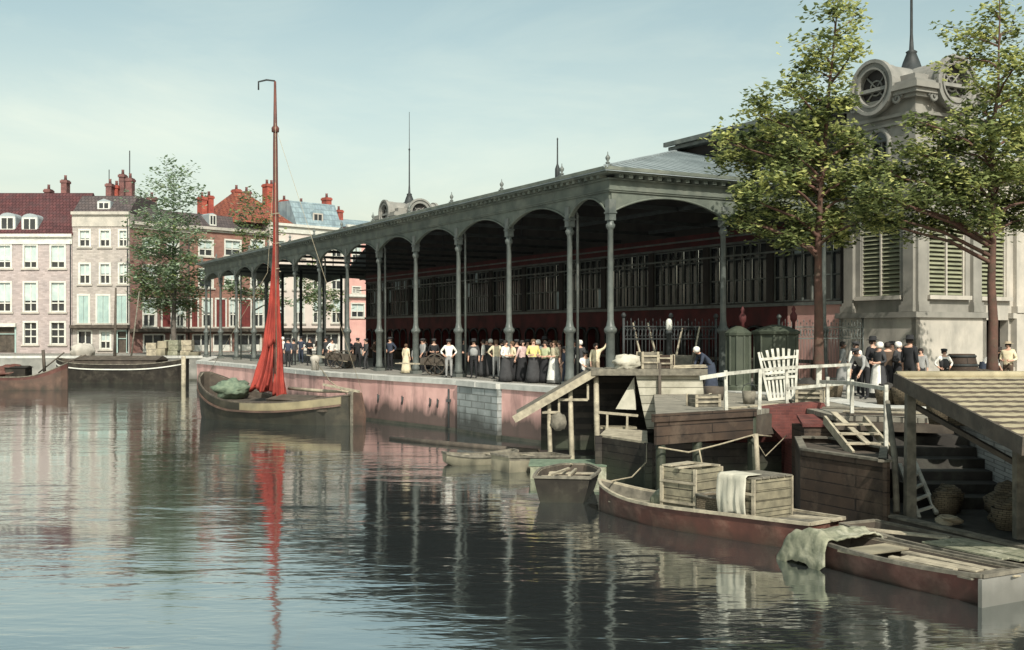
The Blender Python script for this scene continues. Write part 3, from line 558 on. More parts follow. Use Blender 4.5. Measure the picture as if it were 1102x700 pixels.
# ------------------------------------------------------------------ far row of houses
class House:
    def __init__(s, label, a, b, depth, eave_py, wallmat, name='town_house'):
        A = G(*a); B = G(*b); s.A = A; d = B-A; s.W = d.length; s.rot = math.atan2(d.y, d.x); s.d = d.normalized(); s.n = Vector((-s.d.y, s.d.x, 0))
        s.t = thing(name, label, 'house', A, s.rot); s.depth = depth; s.wm = wallmat; s.holes = []; s.wins = []; s.H = s.lz(a[0]+.5, eave_py)
    def lx(s, px):      # ray from the camera meets the facade
        k = (px-CX)/F; den = s.d.x-k*s.d.y; return (k*s.A.y-s.A.x)/den
    def lz(s, px, py):
        Y = s.A.y+s.d.y*s.lx(px); return CZ-(py-HY)/F*Y-QZ
    def win(s, px0, px1, py0, py1, style='sash'):
        x0, x1 = s.lx(px0), s.lx(px1); pc = (px0+px1)/2; z1, z0 = s.lz(pc, py0), s.lz(pc, py1); z0 = max(z0, .05)
        s.holes.append((x0,x1,z0,z1)); s.wins.append((x0,x1,z0,z1,style))
    def finish(s):
        m = MB(); m.wall(0,s.W,0,s.H,s.holes,0,.28)
        dd = s.depth; m.add([(0,0,0),(0,dd,0),(0,dd,s.H),(0,0,s.H),(s.W,0,0),(s.W,dd,0),(s.W,dd,s.H),(s.W,0,s.H)], [(0,3,2,1),(4,5,6,7),(1,2,6,5),(2,3,7,6)])
        m.build('wall', s.wm, s.t)
        for (x0,x1,z0,z1,st) in s.wins: s.window(x0,x1,z0,z1,st)
        m = MB(); m.tube([(s.W-.14,-.07,.2),(s.W-.14,-.07,s.H-.6)],.06,6); m.build('downpipe','iron_dark',s.t)
    def window(s, x0, x1, z0, z1, st):
        T = s.t; f = MB(); w = .13
        if st in ('door', 'shop'):
            f.box(x0-.15,x0,-.06,.2,z0,z1+.12); f.box(x1,x1+.15,-.06,.2,z0,z1+.12); f.box(x0,x1,-.06,.2,z1,z1+.16)
            if st == 'shop':
                f.box((x0+x1)/2-.05,(x0+x1)/2+.05,.1,.2,z0,z1); f.box(x0,x1,.1,.2,z0,z0+.7)
                o = f.build('shop_window', 'white_paint', T); g = MB(); g.box(x0,x1,.2,.24,z0,z1); g.build('pane', 'glass_dark', o)
            else:
                f.box(x0,x1,.08,.2,z1-.75,z1-.67); o = f.build('door', 'shutter_green', T)
                g = MB(); g.box(x0,x1,.2,.24,z0,z1); g.box(x0+.15,(x0+x1)/2-.06,.16,.2,z0+.2,z1-.9); g.box((x0+x1)/2+.06,x1-.15,.16,.2,z0+.2,z1-.9); g.build('door_leaf', 'wood_dark', o)
            return
        f.box(x0-.1,x0+w*.6,-.05,.2,z0,z1+.05); f.box(x1-w*.6,x1+.1,-.05,.2,z0,z1+.05); f.box(x0-.1,x1+.1,-.06,.2,z1-.05,z1+.12); f.box(x0,x1,.05,.2,z0,z0+w)
        xm = (x0+x1)/2; f.box(xm-.05,xm+.05,.1,.2,z0,z1)
        rows = {'six':(.36,.68), 'sash':(.45,), 'half':(.30,), 'redshut':(.45,), 'shut':(.5,)}[st]
        for r in rows: z = z0+(z1-z0)*r; f.box(x0,x1,.08,.2,z-.06,z+.06)
        o = f.build('window', 'white_paint', T)
        g = MB(); g.box(x0,x1,.2,.24,z0,z1); g.build('pane', 'glass_dark', o)
        g = MB(); g.box(x0-.25,x1+.25,-.14,.05,z0-.16,z0); g.build('sill', 'stone_pale', o)
        if st in ('half','sash'):
            k = (.33 if st == 'half' else .5)+rnd(-.06,.06); g = MB(); g.box(x0+w*.6,x1-w*.6,.15,.18,z0+(z1-z0)*k,z1-.05); g.build('blind', 'blind', o)
        if st in ('shut','redshut'):
            g = MB()
            for a, b in ((x0,xm-.02),(xm+.02,x1)):
                g.box(a,b,-.02,.04,z0,z1)
                for j in range(4): g.box(a+(b-a)*(j+.4)/4,a+(b-a)*(j+.6)/4,-.035,-.02,z0+.1,z1-.1)
            g.build('shutter', 'shutter_green' if st == 'shut' else 'shutter_red', o)
    def band(s, py0, py1, px, proud, m='white_paint', name='cornice', x0=0, x1=None):
        z1, z0 = s.lz(px,py0), s.lz(px,py1); x1 = s.W if x1 is None else x1
        b = MB(); b.box(x0-.02,x1+.02,-proud,-.004,z0,z1); b.box(x0-.06,x1+.06,-proud-.25,-.004,z1-.22,z1+.08); b.build(name, m, s.t)
    def gable_roof(s, ridge_h, rm, over=.35, mansard=None):
        H = s.H; m = MB(); D = s.depth; W = s.W
        m.prism([(-.1,-over,H-.05),(-.1,D/2,H+ridge_h),(-.1,D+over,H-.05)], (W+.2,0,0)); s.roof = m.build('roof', rm, s.t); return s.roof
    def mansard(s, h, setb, rm):
        H = s.H; m = MB(); D = s.depth; W = s.W
        m.prism([(-.02,.1,H+.1),(-.02,setb,H+h),(-.02,D-setb,H+h),(-.02,D,H+.1)], (W+.04,0,0)); s.roof = m.build('roof', rm, s.t); return s.roof
    def hip(s, x0, x1, h, rm, y0=0.0, inset=None):
        H = s.H; m = MB(); D = s.depth; i = inset or min((x1-x0)/2, D/2)*.8
        vs = [(x0,y0,H),(x1,y0,H),(x1,D,H),(x0,D,H),(x0+i,D/2,H+h),(x1-i,D/2,H+h)]
        m.add(vs, [(0,1,5,4),(1,2,5),(2,3,4,5),(3,0,4),(0,3,2,1)]); s.roof = m.build('roof', rm, s.t); return s.roof
    def chimney(s, px0, px1, pyt, pyb, m='chimney_brick', y=None, pots=2):
        y = s.depth*.5 if y is None else y; pc = (px0+px1)/2; x0, x1 = s.lx(px0), s.lx(px1)
        k = (s.A.y+y)/s.A.y; z1 = s.lz(pc,pyt)*1.0; z0 = s.lz(pc,pyb)-1.2
        z1 = CZ-(pyt-HY)/F*(s.A.y+y)-QZ; x0 = ((px0-CX)/F*(s.A.y+y+s.d.y*0)-s.A.x) if abs(s.d.y) < .02 else x0; x1 = x0+(px1-px0)/F*(s.A.y+y)
        b = MB(); b.box(x0,x1,y-.5,y+.5,z0,z1-.5); b.box(x0-.08,x1+.08,y-.58,y+.58,z1-.85,z1-.6)
        for i in range(pots): b.lathe([(.17,z1-.52),(.14,z1-.1),(.17,z1)], (x0+(x1-x0)*(i+.5)/pots,y,0), 8, 1)
        b.build('chimney', [m, 'chimney_dark'], s.roof)
    def dormer(s, px0, px1, py0, py1, y, m='zinc', arched=False, front='white_paint'):
        k = (s.A.y+y); x0 = s.lx(px0)*1.0; x1 = s.lx(px1)
        if abs(s.d.y) < .02: x0 = (px0-CX)/F*k-s.A.x; x1 = (px1-CX)/F*k-s.A.x
        z1 = CZ-(py0-HY)/F*k-QZ; z0 = CZ-(py1-HY)/F*k-QZ; w = x1-x0; xm = (x0+x1)/2; d = 3.0
        b = MB()
        if arched:
            q = [(x0,y,z0),(x1,y,z0)]+[(xm+w/2*math.cos(i*math.pi/8),y,z1-w*.3+w*.3*math.sin(i*math.pi/8)) for i in range(9)]
        else: q = [(x0,y,z0),(x1,y,z0),(x1,y,z1-w*.2),(xm,y,z1),(x0,y,z1-w*.2)]
        b.prism(q, (0,d,0)); o = b.build('dormer', m, s.t)
        f = MB(); i = w*.16; zt = z1-w*.33
        f.box(x0+i*.3,x0+i,-.06+y,y+.0,z0+.1,zt); f.box(x1-i,x1-i*.3,-.06+y,y,z0+.1,zt); f.box(xm-.05,xm+.05,y-.06,y,z0+.1,zt); f.box(x0+i*.3,x1-i*.3,y-.06,y,zt,zt+.14); f.box(x0+i*.3,x1-i*.3,y-.1,y,z0,z0+.14)
        f.build('window', front, o); g = MB(); g.box(x0+i,x1-i,y-.03,y-.008,z0+.14,zt); g.build('pane', 'glass_dark', o)

h = House('wide pinkish town house with red tiled roof and two arched dormers', (-62,112), (77.6,112), 11, 253, 'pink_brick')
for a, b in ((-50,-36),(-22,-8),(-3,12),(25.5,40),(54.5,70)):
    h.win(a,b,264,289,'half'); h.win(a,b,304,336,'half')
    if a > 10 or a < -30: h.win(a,b,347,371,'six')
h.win(-2,16,352,381,'door'); h.win(-24,-8,349,372,'six')
h.finish(); h.band(253,263,30,.12); h.gable_roof(4.9,'roof_red')
h.dormer(-1,17,229,248,.5,'zinc',True); h.dormer(23,41,230,248.5,.5,'zinc',True); h.dormer(-40,-24,229,248,.5,'zinc',True)
h.chimney(67.5,73.5,189,214,'chimney_dark',6,1); h.chimney(49.5,55.5,199,213,'chimney_dark',7,1)
m = MB(); zp = h.lz(18,352); m.box(h.lx(-4),h.lx(18),-.35,-.004,zp,zp+.35); m.build('door_hood', 'white_paint', h.t)
h = House('tall greyish town house with white parapet and dark shop front beside the pink house', (78,112), (139,112), 11, 229, 'grey_brick')
for a, b in ((85.5,97),(107.5,118.5),(128,137)):
    h.win(a,b,248,266,'sash'); h.win(a,b,284,306,'sash')
for a, b in ((84,96),(104,118),(125,137)): h.win(a,b,318,348,'shut')
h.win(85,98,357,381,'shop'); h.win(108,119,357,376,'sash'); h.win(127,136,357,381.5,'door')
h.finish(); h.band(229,244,100,.1,'stone_pale'); h.band(351,354,100,.45,'wood_dark','shop_cornice')
h.mansard(2.0,2.6,'roof_dark'); h.dormer(104.5,119,214,226,.6,'zinc',False)
h.chimney(115.5,121.5,193,216,'chimney_dark',6,1); h.chimney(122.5,128.5,195,216,'chimney_brick',7,1); h.chimney(129.5,135,183,216,'chimney_dark',7.5,1); h.chimney(137,143.5,187,220,'chimney_dark',5,1)
m = MB(); x = h.lx(115.3)+.2; m.tube([(x,6,h.H+1),(x,6,h.H+7.2)], .06, 5); x = h.lx(92)+.2; m.tube([(x,6,h.H+1),(x,6,h.H+5.2)], .05, 5); m.build('roof_rod', 'iron_dark', h.t)
h = House('brown brick town house half hidden behind the quay tree', (139.3,112.2), (204,118.4), 11, 241, 'brown_brick')
for a, b in ((154,168),(180,192)): h.win(a,b,258,273,'sash'); h.win(a,b,286,306,'sash')
h.win(154,168,322,352,'sash'); h.win(174,184,324,352,'redshut'); h.win(190,199,324,352,'sash'); h.win(155,176,361,384,'shop'); h.win(184,198,361,386,'shop')
h.finish(); h.band(241,247,160,.15,'stone_pale'); h.band(355,358.5,160,.4,'wood_dark','shop_cornice'); h.mansard(2.2,3.0,'roof_dark')
h.dormer(173,181,228,240,.9); h.chimney(154,161,212,230,'chimney_dark',6,1); h.chimney(200,206,203,230,'chimney_dark',6,1)
h = House('orange brick town house with dark red ground floor shutters left of the mast', (204.2,118.42), (289,126), 11, 246.5, 'orange_brick')
for a, b in ((214,229),(242,259),(270,284)): h.win(a,b,259,276,'sash'); h.win(a,b,290,310,'sash')
for a, b in ((204.5+1,213),(232,243),(259,270)): h.win(a,b,322,352,'redshut')
for a, b in ((218,228),(247,256),(274,284)): h.win(a,b,322,352,'sash')
for a, b in ((208,226),(230,248),(256,280)): h.win(a,b,361,388,'shop')
h.finish(); h.band(246.5,251,240,.15,'stone_pale'); h.band(355,358.5,240,.4,'wood_dark','shop_cornice')
h.mansard(2.0,2.6,'roof_dark'); h.dormer(230,238,227,241,.9); h.chimney(248,254,205,232,'chimney_brick',6,1); h.chimney(255.5,261.5,203,232,'chimney_brick',6,1)
m = MB(); m.prism([(h.lx(217),.3,h.H+.15),(h.lx(232),.3,h.H+.15),(h.lx(229),2.2,h.H+1.5),(h.lx(222),2.2,h.H+1.4)], (0,.2,0)); m.prism([(h.lx(240),.3,h.H+.15),(h.lx(262),.3,h.H+.15),(h.lx(258),2.2,h.H+1.2),(h.lx(241),2.2,h.H+1.4)], (0,.2,0)); m.build('roof_parapet', 'stone_pale', h.t)
h = House('pale rendered house with hipped orange roof and slate mansard right of the mast', (289.2,126.2), (372,134), 12, 241, 'pale_plaster')
for a, b in ((296,306),(316,327),(337,348),(357,368)): h.win(a,b,259,277,'sash'); h.win(a,b,290,312,'sash'); h.win(a,b,322,348,'sash')
for a, b in ((296,314),(322,340),(350,364)): h.win(a,b,360,388,'shop')
h.finish(); h.band(241,250,300,.15,'white_paint'); h.band(354,358,300,.4,'wood_dark','shop_cornice')
x1 = h.lx(320); m = MB(); m.prism([(x1,.1,h.H+.1),(x1,1.6,h.H+3.1),(x1,10,h.H+3.1),(x1,12,h.H+.1)], (h.lx(369)-x1,0,0)); m.build('slate_roof', 'slate', h.t)
h.hip(h.lx(258),x1-.02,4.1,'roof_orange')
h.dormer(339,351,221,241,.55,'slate',True,'stone_pale')
h.chimney(306,317.5,193,242,'chimney_brick',4,2); h.chimney(365,372,201,242,'chimney_brick',3,1); h.chimney(335,341,208,220,'chimney_brick',6,1); h.chimney(354,359,209,220,'chimney_dark',6,1); h.chimney(284,290,202,225,'chimney_brick',6.2,1); h.chimney(295,301,203,225,'chimney_dark',6.2,1)
h = House('farthest pale pink house seen through the far market arches', (372.2,142), (440,149), 11, 244, 'pink_plaster')
for a, b in ((379,388),(397,406),(415,424)): h.win(a,b,309,316,'six'); h.win(a,b,262,284,'sash')
for a, b in ((378,392),(397,407)): h.win(a,b,327,342,'sash'); 
h.finish(); h.band(318,321,390,.2,'white_paint','string_course'); h.band(288,294,390,.2,'white_paint','string_course'); h.band(244,249,390,.2,'white_paint')
h.gable_roof(1.6,'slate'); h.chimney(386,392,222,244,'chimney_brick',5,1)
h = House('tall orange brick house left of the wide pinkish house', (-190,112), (-62.4,112), 11, 243, 'orange_brick')
for a in (-178,-152,-126,-100,-80):
    h.win(a,a+12,258,280,'sash'); h.win(a,a+12,298,328,'sash'); h.win(a,a+12,346,371,'six')
h.finish(); h.band(243,252,-120,.12); h.gable_roof(4.5,'roof_dark')
# ------------------------------------------------------------------ trees
def blob(px, py, r): return (px, py, r)
def tree(name, label, px, Y, base_z, clumps, leaves, leaf, trunk_r, bark, mats, spread=1.0, group=None, top=None, lean=0.0, yd=1.8, seed=1, crown_thin=True):
    R = random.Random(seed); base = G(px, Y, base_z); t = thing(name, label, 'tree', base, 0.0, group)
    pts = []
    for (cx, cy, r) in clumps:
        dy = R.uniform(-yd, yd); p = P(cx, cy, Y+dy)-base; pts.append((p, r/F*Y))
    H = top or max(p.z for p, _ in pts)*.97
    m = MB(); spine = []; n = 12
    topx = lean
    for i in range(n+1):
        u = i/n; spine.append(Vector((topx*max(0,u-.35)**1.3*1.7+R.uniform(-.05,.05)*(u > .1)*trunk_r*6, R.uniform(-.05,.05)*(u > .1)*trunk_r*6, H*u)))
    rad = [trunk_r*(1.35 if i == 0 else max(.08,1-1.05*(i/n)**.8)) for i in range(n+1)]
    m.tube(spine, rad, 10)
    def at(z):
        u = max(0, min(.999, z/H)); i = int(u*n); f = u*n-i; return spine[i].lerp(spine[i+1], f), trunk_r*(1-.86*u**.9)
    tips = []
    for p, r in pts:
        hd = math.hypot(p.x, p.y); z0 = max(H*.28, min(p.z-.25*hd-.3, H*.93)); a, ra = at(z0); d = p-a; L = d.length
        if L < .2: continue
        mid1 = a+d*.35+Vector((R.uniform(-.1,.1),R.uniform(-.1,.1),.10))*L*.6; mid2 = a+d*.7+Vector((R.uniform(-.1,.1),R.uniform(-.1,.1),.06))*L*.5
        br = min(ra*.55, .03+.018*L); m.tube([a,mid1,mid2,p], [br,br*.75,br*.5,br*.22], 5, cap=False)
        for k in range(5):
            q = p+Vector((R.gauss(0,1),R.gauss(0,1),R.gauss(0,.7)))*r*.75; s = mid2.lerp(p, R.random()); m.tube([s,(s+q)/2+Vector((0,0,.05)),q], [br*.3,br*.2,.008], 4, cap=False); tips.append((q, r*.5))
        tips.append((p, r))
    m.build('trunk', bark, t)
    c = MB(); tot = sum(r**2 for _, r in tips)
    for p, r in tips:
        k = int(leaves*r*r/tot)
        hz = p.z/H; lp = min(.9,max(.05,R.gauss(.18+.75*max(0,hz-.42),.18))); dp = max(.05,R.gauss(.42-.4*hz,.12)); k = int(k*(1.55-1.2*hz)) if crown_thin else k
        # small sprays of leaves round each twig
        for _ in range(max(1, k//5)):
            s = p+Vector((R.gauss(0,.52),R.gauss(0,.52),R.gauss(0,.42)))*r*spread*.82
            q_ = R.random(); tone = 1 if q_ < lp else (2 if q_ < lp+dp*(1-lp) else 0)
            for _ in range(5):
                q = s+Vector((R.gauss(0,1),R.gauss(0,1),R.gauss(0,.6)))*leaf*.9
                a = R.uniform(0, 6.28); tl = R.uniform(-.7,.5); l = leaf*R.uniform(.6,1.25); wd = l*R.uniform(.55,.8)
                u = Vector((math.cos(a)*math.cos(tl), math.sin(a)*math.cos(tl), math.sin(tl))); v = u.cross(Vector((R.uniform(-.4,.4),R.uniform(-.4,.4),1))).normalized(); nn = u.cross(v)*l*.12
                c.add([q-u*l*.5, q-u*.1*l+v*wd*.5+nn, q+u*l*.5, q-u*.1*l-v*wd*.5+nn, q+u*.08*l-nn*.0], [(0,1,4),(1,2,4),(2,3,4),(3,0,4)], tone)
    c.build('crown', mats, t, fix=False)
    return t
T1 = [(897,10,16),(905,35,16),(880,52,15),(866,72,15),(893,76,17),(918,55,14),(850,92,16),(872,105,17),(900,106,17),(815,124,17),(845,128,18),(875,135,18),(908,140,16),(800,148,17),(825,155,19),(850,163,19),(880,168,19),(907,168,18),(927,152,13),(787,172,16),(815,183,19),(842,193,20),(866,200,20),(896,200,19),(922,190,15),(803,212,17),(833,224,19),(860,235,18),(890,232,17),(915,225,16),(933,207,14),(822,248,14),(846,258,12),(872,254,14),(900,248,14),(925,20,9),(912,8,10),(785,150,10),(935,235,10),(795,235,12)]
T2 = [(1070,12,16),(1042,40,15),(1062,38,16),(1088,32,17),(1040,62,15),(1062,66,16),(1090,68,18),(1052,92,15),(1078,98,18),(1104,100,18),(1055,120,17),(1092,126,18),(1000,140,13),(985,163,16),(1016,157,18),(1040,150,18),(1066,152,19),(1095,155,20),(945,182,16),(970,187,18),(1000,183,19),(1026,184,20),(1052,186,20),(1080,188,20),(1107,186,20),(938,208,15),(962,214,18),(990,213,19),(1018,212,19),(1045,214,19),(1072,216,19),(1100,216,20),(950,238,16),(978,240,16),(1005,238,15),(1032,238,14),(1060,236,15),(1090,236,16),(1112,140,18),(1125,170,20),(1125,210,20),(1118,60,16),(930,228,12),(985,130,9),(1030,130,12)]
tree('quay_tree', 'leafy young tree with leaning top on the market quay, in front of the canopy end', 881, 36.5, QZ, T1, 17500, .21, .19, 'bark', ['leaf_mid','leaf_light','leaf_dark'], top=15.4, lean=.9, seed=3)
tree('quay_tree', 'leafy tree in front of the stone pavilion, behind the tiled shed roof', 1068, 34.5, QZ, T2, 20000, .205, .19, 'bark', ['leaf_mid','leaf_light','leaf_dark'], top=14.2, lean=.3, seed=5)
T3 = [(186,178,11),(176,186,11),(196,187,11),(168,198,11),(186,200,12),(205,203,10),(157,212,10),(176,214,12),(197,216,12),(214,217,8),(150,232,8),(168,234,13),(186,236,14),(204,238,11),(152,252,11),(172,254,14),(192,256,14),(210,258,10),(148,268,9),(166,272,14),(186,275,15),(205,278,12),(150,290,11),(170,292,14),(190,294,14),(210,296,10),(158,308,12),(178,310,14),(198,312,13),(214,315,8),(164,328,10),(184,330,12),(202,330,10),(152,318,8)]
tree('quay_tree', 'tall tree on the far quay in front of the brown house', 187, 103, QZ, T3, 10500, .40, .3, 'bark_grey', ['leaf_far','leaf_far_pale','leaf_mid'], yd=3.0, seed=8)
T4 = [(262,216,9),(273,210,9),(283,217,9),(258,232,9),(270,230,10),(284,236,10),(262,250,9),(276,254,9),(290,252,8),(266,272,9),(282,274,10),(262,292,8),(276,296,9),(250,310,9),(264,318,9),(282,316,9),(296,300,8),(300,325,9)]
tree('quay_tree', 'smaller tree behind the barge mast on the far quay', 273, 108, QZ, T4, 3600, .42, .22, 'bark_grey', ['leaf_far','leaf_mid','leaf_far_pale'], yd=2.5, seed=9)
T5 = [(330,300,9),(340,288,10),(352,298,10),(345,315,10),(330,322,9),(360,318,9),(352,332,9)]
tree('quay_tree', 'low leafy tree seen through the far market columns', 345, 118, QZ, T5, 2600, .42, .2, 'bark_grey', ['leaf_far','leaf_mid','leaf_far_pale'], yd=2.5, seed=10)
# ------------------------------------------------------------------ boats
def hull(L, B, sheer, bot, plan, flat=.6, p=.6, n=26, k=6, t=.05, floor=.12):
    m = MB(); rows = []; inn = []
    for i in range(n+1):
        u = i/n; b = B/2*plan(u); zs, zb = sheer(u), bot(u); r = []; q = []
        for side in (-1, 1):
            a = []; c = []
            for j in range(k+1):
                v = j/k; y = b*(flat+(1-flat)*v**p); z = zb+(zs-zb)*v; a.append(Vector((u*L, side*y, z)))
                yi = max(.004, y-t); z2 = max(z, min(floor+max(0,zb+.05), zs-.02)) if j < k else z
                c.append(Vector((min(max(u*L, t), L-t), side*yi, z2)))
            r.append(a); q.append(c)
        rows.append(r); inn.append(q)
    for s in (0, 1):
        for i in range(n):
            for j in range(k):
                m.add([rows[i][s][j], rows[i+1][s][j], rows[i+1][s][j+1], rows[i][s][j+1]], [(0,1,2,3)], 1 if j == k-1 else 0, True)
                m.add([inn[i][s][j], inn[i+1][s][j], inn[i+1][s][j+1], inn[i][s][j+1]], [(3,2,1,0)], 2)
            m.add([rows[i][s][k], rows[i+1][s][k], inn[i+1][s][k], inn[i][s][k]], [(0,1,2,3)], 3)
    for i in range(n):
        m.add([rows[i][0][0], rows[i+1][0][0], rows[i+1][1][0], rows[i][1][0]], [(0,1,2,3)], 0)
        m.add([inn[i][0][0], inn[i+1][0][0], inn[i+1][1][0], inn[i][1][0]], [(0,1,2,3)], 2)
    for i in (0, n):
        m.add(rows[i][0]+rows[i][1][::-1], [tuple(range(2*(k+1)))], 0); m.add(inn[i][0]+inn[i][1][::-1], [tuple(range(2*(k+1)))], 2)
        m.add([rows[i][0][k], rows[i][1][k], inn[i][1][k], inn[i][0][k]], [(0,1,2,3)], 3)
    return m
def gunwale(L, B, sheer, plan, w=.07, h=.06, n=26):
    m = MB()
    for s in (-1, 1):
        for i in range(n):
            a, b = i/n, (i+1)/n
            m.bar((a*L, s*B/2*plan(a), sheer(a)+.01), (b*L, s*B/2*plan(b), sheer(b)+.01), w, h)
    for u in (0, 1): m.bar((u*L,-B/2*plan(u),sheer(u)+.01),(u*L,B/2*plan(u),sheer(u)+.01),w,h)
    return m
def boat(name, label, cat, bow, stern, B, sheer, bot, plan, mats, floor=.12, group=None, gw='wood_grey', flat=.6, p=.6, t=.05):
    bow = Vector((*bow,0)); stern = Vector((*stern,0)); d = stern-bow; L = d.length; r = math.atan2(d.y, d.x)
    T = thing(name, label, cat, bow, r, group)
    hull(L, B, sheer, bot, plan, flat, p, floor=floor, t=t).build('hull', mats, T); gunwale(L, B, sheer, plan).build('gunwale', gw, T)
    return T, L
def thwart(T, x, y0, y1, z, w=.24, m='wood_pale', name='thwart', rot=0.0, th=.035):
    b = MB(Matrix.Translation((x,0,z)) @ Matrix.Rotation(rot,4,'Z')); b.box(-w/2,w/2,y0,y1,-th,0); jitter(b,.006); return b.build(name, m, T)
def board(T, a, b, w=.2, th=.03, m='wood_pale', name='floor_board'):
    k = MB(); k.bar(a, b, w, th, up=(0,0,1)); jitter(k,.005); return k.build(name, m, T)
def lump(c, rx, ry, rz, amp=.2, seed=0, nu=22, nv=12, m=None, fr=2.2, flat=.0):
    from mathutils import noise
    mb = MB(); c = Vector(c); vs = []
    for j in range(nv+1):
        ph = math.pi*j/nv-math.pi/2
        for i in range(nu):
            th = 2*math.pi*i/nu; d = Vector((math.cos(ph)*math.cos(th), math.cos(ph)*math.sin(th), math.sin(ph)))
            k = 1+amp*noise.noise(d*fr+Vector((seed*3.1,seed,0)))+amp*.5*noise.noise(d*fr*2.7+Vector((seed,0,seed)))
            vs.append(c+Vector((d.x*rx*k, d.y*ry*k, max(-rz*(1-flat), d.z*rz*k))))
    fs = [(j*nu+i, j*nu+(i+1)%nu, (j+1)*nu+(i+1)%nu, (j+1)*nu+i) for j in range(nv) for i in range(nu)]
    mb.add(vs, fs, 0, True); return mb
from mathutils import noise
# sailing barge with the hanging red sail
tj_plan = lambda u: max(.16, (1-(abs(u-.5)*2)**3.6)**.55*(.93+.07*math.sin(u*3)))
tj_sheer = lambda u: .92+1.25*max(0,(.42-u)/.42)**2+.42*max(0,(u-.5)/.5)**2
tj_bot = lambda u: -.55+.75*max(0,(.16-u)/.16)**2+.5*max(0,(u-.9)/.1)**2
T, L = boat('sailing_barge', 'broad green and brown sailing barge with a tall mast and hanging red sail', 'sailing boat', (-15.2,55.3), (-7.15,50.0), 3.5, tj_sheer, tj_bot, tj_plan, ['hull_green','hull_green','wood_dark','wood_grey'], floor=.9, gw='wood_dark', flat=.72, p=.5, t=.1)
n = 30
for s in (-1, 1):
    m = MB()
    for i in range(n):
        a, b = .04+.94*i/n, .04+.94*(i+1)/n; ya, yb = s*(1.75*tj_plan(a)+.035), s*(1.75*tj_plan(b)+.035)
        m.prism([(a*L,ya,tj_sheer(a)-.36),(b*L,yb,tj_sheer(b)-.36),(b*L,yb,tj_sheer(b)-.02),(a*L,ya,tj_sheer(a)-.02)], (0,-s*.05,0), 0 if a < .42 else 1)
    m.build('strake', ['hull_green','hull_strake'], T)
for s in (-1, 1):
    m = MB()
    for i in range(n):
        a, b = .04+.94*i/n, .04+.94*(i+1)/n; ya, yb = s*(1.75*tj_plan(a)+.03), s*(1.75*tj_plan(b)+.03); m.bar((a*L,ya,tj_sheer(a)-.4),(b*L,yb,tj_sheer(b)-.4),.1,.09)
    m.build('rubbing_strake', 'hull_brown', T)
m = MB(); m.prism([(1.2,-1.2,.75),(4.5,-1.35,.7),(4.5,1.35,.7),(1.2,1.2,.75)], (0,0,.06)); m.box(5.2,7.6,-.95,.95,.6,1.05); m.prism([(5.15,-1.0,1.05),(5.15,0,1.25),(5.15,1.0,1.05)], (2.5,0,0)); m.box(7.7,9.0,-1.2,1.2,.62,.72); m.build('hatch', 'wood_dark', T)
m = MB(); m.prism([(L+.02,-.07,-.6),(L+.62,-.07,-.6),(L+.75,-.07,.4),(L+.5,-.07,1.45),(L+.02,-.07,1.45)], (0,.14,0)); rud = m.build('rudder', 'hull_brown', T)
m = MB(); m.bar((L+.4,0,1.5),(L-1.9,.15,1.75),.09,.1); m.build('tiller', 'wood_pale', rud)
m = MB(); m.box(L-.12,L+.1,-.16,.16,-.5,1.5); m.build('sternpost', 'wood_grey', T)
MX = 4.9; 
m = MB(); m.tube([(MX,0,.3),(MX-.01,0,4),(MX-.05,0,9),(MX-.08,0,13.0),(MX-.1,0,16.0)], [.15,.15,.135,.11,.055], 10); m.lathe([(.17,13.6),(.18,13.8),(.1,13.9)], (MX-.08,0,0), 8); m.box(MX-.3,MX+.3,-.3,.3,.6,1.0)
ms = m.build('mast', 'mast_red', T)
dl = Vector((math.cos(-T.rotation_euler.z), math.sin(-T.rotation_euler.z), 0))     # world +x in barge axes
p0 = Vector((MX-.1,0,16.0)); p1 = p0-dl*.78+Vector((0,0,-.02))
m = MB(); m.tube([p0+Vector((0,0,.02)), p0-dl*.4+Vector((0,0,.07)), p1, p1+Vector((0,0,-.38))], [.04,.045,.045,.04], 6); m.build('wind_vane', 'iron_dark', ms)
# the sail hangs in folds: two lobes below the gathered head
m = MB(); nz, na = 46, 44
def saillobe(zt, zb, c_t, c_b, w_t, w_b, ph, sweep):
    vs = []
    for j in range(nz+1):
        v = j/nz; z = zt+(zb-zt)*v; cx = c_t+(c_b-c_t)*v+sweep*v**4; hw = w_t+(w_b-w_t)*v**2.4
        for i in range(na):
            a = 2*math.pi*i/na; fold = 1+.34*math.sin(a*5+ph+v*1.6)*min(1,v*3)+.16*math.sin(a*11+ph*2-v*3)
            fold *= 1+.22*noise.noise(Vector((math.cos(a)*1.6+ph,math.sin(a)*1.6,z*.9))); x = cx+hw*math.cos(a)*fold; y = (.10+.26*v)*math.sin(a)*fold+.05*math.sin(v*9+ph)
            zz = z+(0 if j < nz else 0)+(.18*math.sin(a*3+ph)*v**6); q = dl*x+Vector((dl.y,-dl.x,0))*(-y); vs.append(Vector((MX,0,0))+q+Vector((0,0,zz)))
    fs = [(j*na+i, j*na+(i+1)%na, (j+1)*na+(i+1)%na, (j+1)*na+i) for j in range(nz) for i in range(na)]+[tuple(range(na))[::-1], tuple(nz*na+i for i in range(na))]
    m.add(vs, fs, 0, True)
saillobe(11.2, 3.6, -.04, -.1, .05, .22, 0, 0); saillobe(7.6, 1.5, -.10, -.45, .10, .30, 1.0, -.42); saillobe(6.8, 1.15, .03, .17, .08, .24, 2.2, .0); saillobe(4.6,1.5,-.16,-.35,.07,.24,4,-.2)
m.build('sail', 'sail_red', T)
m = MB(); m.tube([(MX+.05,-.12,14),(MX+.15,-.2,7),(MX+.3,-.3,1.0)], .012, 4); m.tube([(MX,0,13.7),(.35,0,2.15)], .016, 4) if False else None
